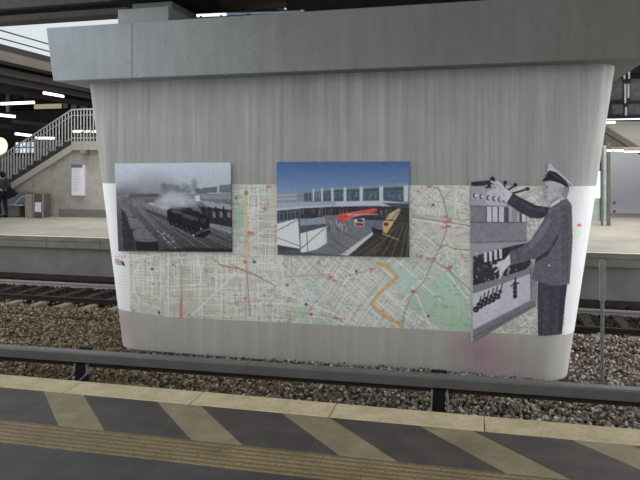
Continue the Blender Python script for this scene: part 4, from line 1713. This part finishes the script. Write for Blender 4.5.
# the bluish window and the pale panel at the back of the hall
YW = 32.95
a, b = atY(15.5, 153.5, YW), atY(34.5, 141.5, YW)
m = MB()
m.box(a.x, b.x, YW, YW + .05, a.z, b.z)
win = structure(m, 'window_6', M_SKYPANE)
m = MB()
W6, H6 = b.x - a.x, b.z - a.z
for k in range(6):
    x = a.x + W6 * k / 5
    m.box(x - .018, x + .018, YW - .06, YW + .02, a.z, b.z)
for k in (0, .5, 1):
    z = a.z + H6 * k
    m.box(a.x - .03, b.x + .03, YW - .06, YW + .02, z - .04, z + .04)
m.build('window_frame', M_DARK, win)
slab('wall_pale_panel', 35.5, 140, 62, 160, 32.9, simple('pale_panel', (168, 166, 170), .8), .05)
slab('wall_side_panel', -40, 156, 60, 217, 32.6, simple('pale_panel_b', (150, 147, 146), .8), .05)

# round lit sign
pc = atY(0.0, 146, 30.5)
rad = 8.6 * (30.5 * cs - pc.x * sn) / F
sg = empty('round_lit_sign', pc)
tag(sg, 'round cream lit sign hanging in the hall beside the blue window', 'sign')


def disc(r, y0, y1, n=40):
    return [Vector((pc.x + r * math.cos(2 * math.pi * i / n), y0, pc.z + r * math.sin(2 * math.pi * i / n))) for i in range(n)], (0, y1 - y0, 0)


m = MB()
m.prism(*disc(rad, 30.5, 30.62))
m.build('lit_face', emissive('cream_face', (255, 248, 222), 1.1), sg)
m = MB()
m.prism(*disc(rad * 1.07, 30.53, 30.72))
m.build('casing', M_DARK, sg)
m = MB()
m.tube([(pc.x, 30.62, pc.z + rad), (pc.x, 30.62, 5.45)], .03, 8)
m.build('hanger', M_DARK, sg)


# fluorescent tubes
def tube_light(x0, y0, x1, y1, Y0, label, Y1=None, group='lit fluorescent lamps in the station hall', th=1.25, ceil=5.45):
    a, b = atY(x0, y0, Y0), atY(x1, y1, Y1 or Y0)
    if Y1 is None:
        zc = (a.z + b.z) / 2
    d = a.y * cs - a.x * sn
    r = th * d / F
    t = empty('fluorescent_lamp', (a + b) / 2)
    tag(t, label, 'lamp', group)
    m = MB()
    m.tube([a, b], r, 10)
    m.build('tube', M_TUBE, t)
    m = MB()
    up = Vector((0, 0, r * 1.05))
    dd = (b - a).normalized()
    sd = Vector((-dd.y, dd.x, 0)).normalized() * r
    m.prism([a + up - sd, b + up - sd, b + up + sd, a + up + sd], (0, 0, r * .9))
    h = m.build('housing', M_DARK, t)
    if not ceil:
        return
    m = MB()
    for f in (.2, .8):
        p = a.lerp(b, f)
        m.tube([p + up * 1.5, Vector((p.x, p.y, ceil))], .015, 6)
    m.build('hanger', M_DARK, t)


tube_light(1, 103.8, 34, 102.4, 24, 'long horizontal lit tube, second from the top in the hall above the stairs', th=1.4)
tube_light(44, 93, 63, 96.4, 23.5, 'highest lit tube in the hall, tilted above the stair landing', Y1=25, th=1.5)
tube_light(-6, 114.5, 15, 116.6, 23.5, 'lit tube hanging below the long horizontal one near the frame edge', Y1=24.3, th=1.4)
tube_light(15, 133.6, 32, 135.8, 29, 'dim lit tube just above the blue window behind the stairs', Y1=29.6, th=1.3)
tube_light(35, 138, 54, 138.2, 31, 'lit tube seen through the stair railing beside the blue window', th=1.2)
tube_light(73.5, 131.4, 96, 131.4, 27, 'lit tube seen through the landing railing above the information board', th=1.2)

# ---- girders over the pier
a, b = atY(0, 26.8, 11.7), atY(0, 16, 11.3)
m = MB()
m.box(-17, 3.0, 11.3, 11.7, a.z, b.z)
structure(m, 'cross_girder_beam', simple('brown_girder', (66, 62, 58), .9))
c_ = atY(0, 9.5, 11.3)
m = MB()
m.box(-17, 3.0, 11.55, 11.9, b.z, c_.z)
structure(m, 'cross_girder_web_beam', M_BLK)
m = MB()
m.box(-17, 3.0, 11.25, 11.7, c_.z, c_.z + .5)
structure(m, 'cross_girder_top_beam', simple('grey_girder', (70, 69, 68), .85))
for x0, x1 in ((-5.55, -4.40), (0.0, 1.15)):
    m = MB()
    m.box(x0, x1, 8.3, 30, BZ1 + .39, BZ1 + .62)
    m.box(x0 + .5, x1 - .5, 8.3, 30, BZ1 + .62, BZ1 + 1.3)
    m.box(x0, x1, 8.3, 30, BZ1 + 1.3, BZ1 + 1.45)
    structure(m, 'bridge_girder_beam', M_BLK)
m = MB()
m.box(-2.95, 0.0, 9.4, 11.0, BZ1 + .02, BZ1 + .9)
structure(m, 'bearing_crossbeam', M_BLK)
m = MB()
m.box(1.15, 3.0, 9.4, 11.0, BZ1 + .02, BZ1 + .9)
structure(m, 'bearing_crossbeam', M_BLK)
# shiny pipe lying along the top of the cap beam, with a glowing tube added for its bright end
a, b = atY(199, 15.2, 9.15), atY(301, 11.9, 9.15)
pipe = empty('service_pipe', (a + b) / 2)
tag(pipe, 'thin shiny grey pipe lying along the top of the cap beam', 'pipe')
m = MB()
m.tube([a, b], .026, 12)
m.build('pipe_run', simple('shiny_pipe', (150, 172, 190), .3, .4), pipe)
for f in (.06, .5, .94):
    p = a.lerp(b, f)
    m = MB()
    m.box(p.x - .03, p.x + .03, p.y - .04, p.y + .04, BZ1 - .002, p.z - .01, .004)
    m.build('saddle', M_DARK, pipe)
m = MB()
m.tube([b, b + Vector((.05, 0, 0))], .032, 12)
m.build('end_cap', simple('pipe_cap', (190, 196, 200), .5), pipe)
a2, b2 = atY(197, 15.6, 9.08), atY(226, 14.4, 9.08)
pipe_glow_ = empty('fluorescent_lamp', (a2 + b2) / 2)
tag(pipe_glow_, 'short glowing tube added on the cap beam as the bright end of the shiny pipe', 'lamp')
m = MB()
m.tube([a2, b2], .022, 10)
m.build('tube', emissive('pipe_end_glow', (240, 246, 255), 1.2), pipe_glow_)
for f in (.15, .85):
    p = a2.lerp(b2, f)
    m = MB()
    m.box(p.x - .015, p.x + .015, p.y - .02, p.y + .02, BZ1 - .002, p.z - .01)
    m.build('holder', M_DARK, pipe_glow_)
# bridge deck over the pier and roof over the near platform (unseen, added and sized for the shade they cast)
m = MB()
m.box(-4.6, 9, 4.5, 11.2, 5.35, 5.6)
structure(m, 'ceiling_shade_deck', simple('deck_underside', (96, 94, 92), .9))

# ================================================================== right background
YC = 20.4
for (x0, x1, mat) in ((601.2, 603.4, simple('green_grey_column', (104, 110, 104), .6)), (607, 610.6, simple('brown_grey_column', (104, 100, 96), .6))):
    a, b = atY(x0, 226, YC), atY(x1, 140, YC)
    m = MB()
    m.box(a.x, b.x, YC, YC + .09, 0, 2.46, .01)
    structure(m, 'platform_column', mat)
a, b = atY(596, 198, 22.5), atY(601, 171, 22.5)
m = MB()
m.box(a.x - .5, b.x, 22.5, 22.55, a.z, b.z)
structure(m, 'window_7', emissive('white_pane', (236, 240, 246), .95))
m = MB()
m.box(a.x - .5, b.x, 22.49, 22.56, 0, a.z)
m.box(b.x + .06, atY(608, 200, 22.5).x, 22.49, 22.56, 0, 2.45)
structure(m, 'window_8', simple('green_glass', (168, 178, 172), .3))
m = MB()
m.box(b.x - .02, b.x + .06, 22.4, 22.6, 0, 3.0)
structure(m, 'window_8_frame', M_DARK)

# raised stair flight: pale parapet, dark stringer, tan soffit
YP = 23.0
pts = [atY(x, y, YP) for x, y in ((598, 121.5), (700, 121.5), (700, 183), (598, 124.5))]
m = MB()
m.prism([pts[0], pts[3], pts[2], pts[1]], (0, .12, 0))
structure(m, 'stair_parapet_wall', simple('parapet_grey', (138, 136, 132), .8, var=.06))
pts = [atY(x, y, YP - .05) for x, y in ((598, 121.5), (598, 128), (700, 190), (700, 183.5))]
m = MB()
m.prism(pts, (0, .3, 0))
structure(m, 'stair_stringer_beam', simple('stringer_brown', (92, 86, 78), .9))
slab('soffit_wall', 596, 124, 700, 148, 24.2, simple('tan_soffit', (112, 105, 94), .9), .1)
slab('edge_beam_right', 600, 146.5, 700, 151.5, 22.9, simple('tan_edge', (150, 144, 134), .9), .12)
slab('gallery_edge_beam', 600, 117.2, 700, 120.2, 22.8, emissive('glowing_gallery_edge', (236, 236, 236), .55), .1)  # edge made to glow, standing for a bright fluorescent strip
slab('gallery_dark_beam', 600, 114, 700, 117, 23.6, M_BLK, .2)
slab('gallery_dark_beam', 600, 100.5, 700, 103, 26.8, M_BLK, .2)
slab('gallery_beam', 600, 74, 700, 77, 26.4, M_BLK, .2)
slab('gallery_beam', 600, 62, 700, 74, 27.4, M_DARK, .2)
tube_light(606, 122.3, 615, 122.3, 22.7, 'short lit tube under the white gallery edge beside the pier', group='lit lamps on the far platform beyond the pier', th=1.2, ceil=None)
tube_light(607, 150.4, 612, 150.4, 20.0, 'shortest lit tube, at the head of the two platform columns', group='lit lamps on the far platform beyond the pier', th=1.1, ceil=None)
tube_light(614, 150.2, 623.5, 150.8, 22.4, 'bright lit tube under the tan soffit right of the columns', group='lit lamps on the far platform beyond the pier', th=1.1, ceil=None)
tube_light(624.5, 151.6, 646, 151.6, 22.6, 'long thin lit tube running out of frame under the tan soffit', group='lit lamps on the far platform beyond the pier', th=.7, ceil=None)
M_POLEW = simple('white_pole', (196, 196, 200), .5, .2)
wi = 8
for (x0, x1) in ((611, 622), (624.5, 625.8), (628.5, 629.6)):
    pass
for (x, ya, yb) in ((624.4, 79, 71), (629, 79, 70), (625.2, 103, 84), (628.4, 98, 84), (626, 117, 107)):
    a, b = atY(x, ya, 26.0), atY(x, yb, 26.0)
    m = MB()
    m.tube([a, b], .04, 8)
    structure(m, 'gallery_trim', M_POLEW)
for (x0, y0, x1, y1) in ((610, 79, 622, 100), (630.5, 79, 644, 100), (612, 103.5, 623, 114), (628, 103.5, 646, 114)):
    wi += 1
    a, b = atY(x0, y1, 27.0), atY(x1, y0, 27.0)
    m = MB()
    m.box(a.x, b.x, 27.0, 27.05, a.z, b.z)
    structure(m, 'window_%d' % wi, simple('dark_pane', (84, 84, 90), .25, var=.3))
for py in (203, 211.5):
    p = atY(614.6, py, 26.4)
    m = MB()
    m.box(p.x - .035, p.x + .035, 26.42, 26.5, p.z - .05, p.z + .05, .01)
    o = m.build('call_button', simple('dark_red', (112, 92, 94), .5))
    tag(o, ('upper' if py < 205 else 'lower') + ' of two small dark call buttons on the pale wall beside the column', 'button')

# ================================================================== light
w = bpy.data.worlds.new('world')
bpy.context.scene.world = w
w.use_nodes = True
bg = w.node_tree.nodes['Background']
bg.inputs['Color'].default_value = (0.90, 0.965, 1.0, 1)
bg.inputs['Strength'].default_value = 0.82


def area(name, loc, rot, sx, sy, power, col=(1, 1, 1)):
    l = bpy.data.lights.new(name, 'AREA')
    l.shape = 'RECTANGLE'
    l.size, l.size_y = sx, sy
    l.energy = power
    l.color = col
    o = bpy.data.objects.new(name, l)
    COL.objects.link(o)
    o.location = loc
    o.rotation_euler = rot
    return o


area('platform_fill_light', (-13, 19, 5.3), (0, 0, 0), 10, 6, 420, (1, .97, .92))  # added fill over the far platform, separate from the hall tubes
area('platform_fill_light', (6, 18.5, 6.9), (0, 0, 0), 6, 6, 800, (1, .98, .95))  # added fill to brighten the pale wall

area('daylight_fill_front', (-3, -8, 2.6), (math.pi / 2, 0, 0), 18, 4.5, 420, (1, .985, .96))  # fill added behind the camera, standing for the open platform side
# daylight coming in through the open ends of the station
area('daylight_right', (8.5, 10.5, 1.6), (math.pi / 2, 0, math.pi / 2), 8, 5.5, 640, (.97, .985, 1))
area('daylight_left', (-13.5, 8.0, 2.4), (math.pi / 2, 0, -math.pi / 2), 7, 5.5, 420, (.97, .985, 1))

sc_ = bpy.context.scene
sc_.view_settings.view_transform = 'Standard'
sc_.view_settings.look = 'None'
sc_.view_settings.exposure = 0.0
sc_.view_settings.gamma = 1.0
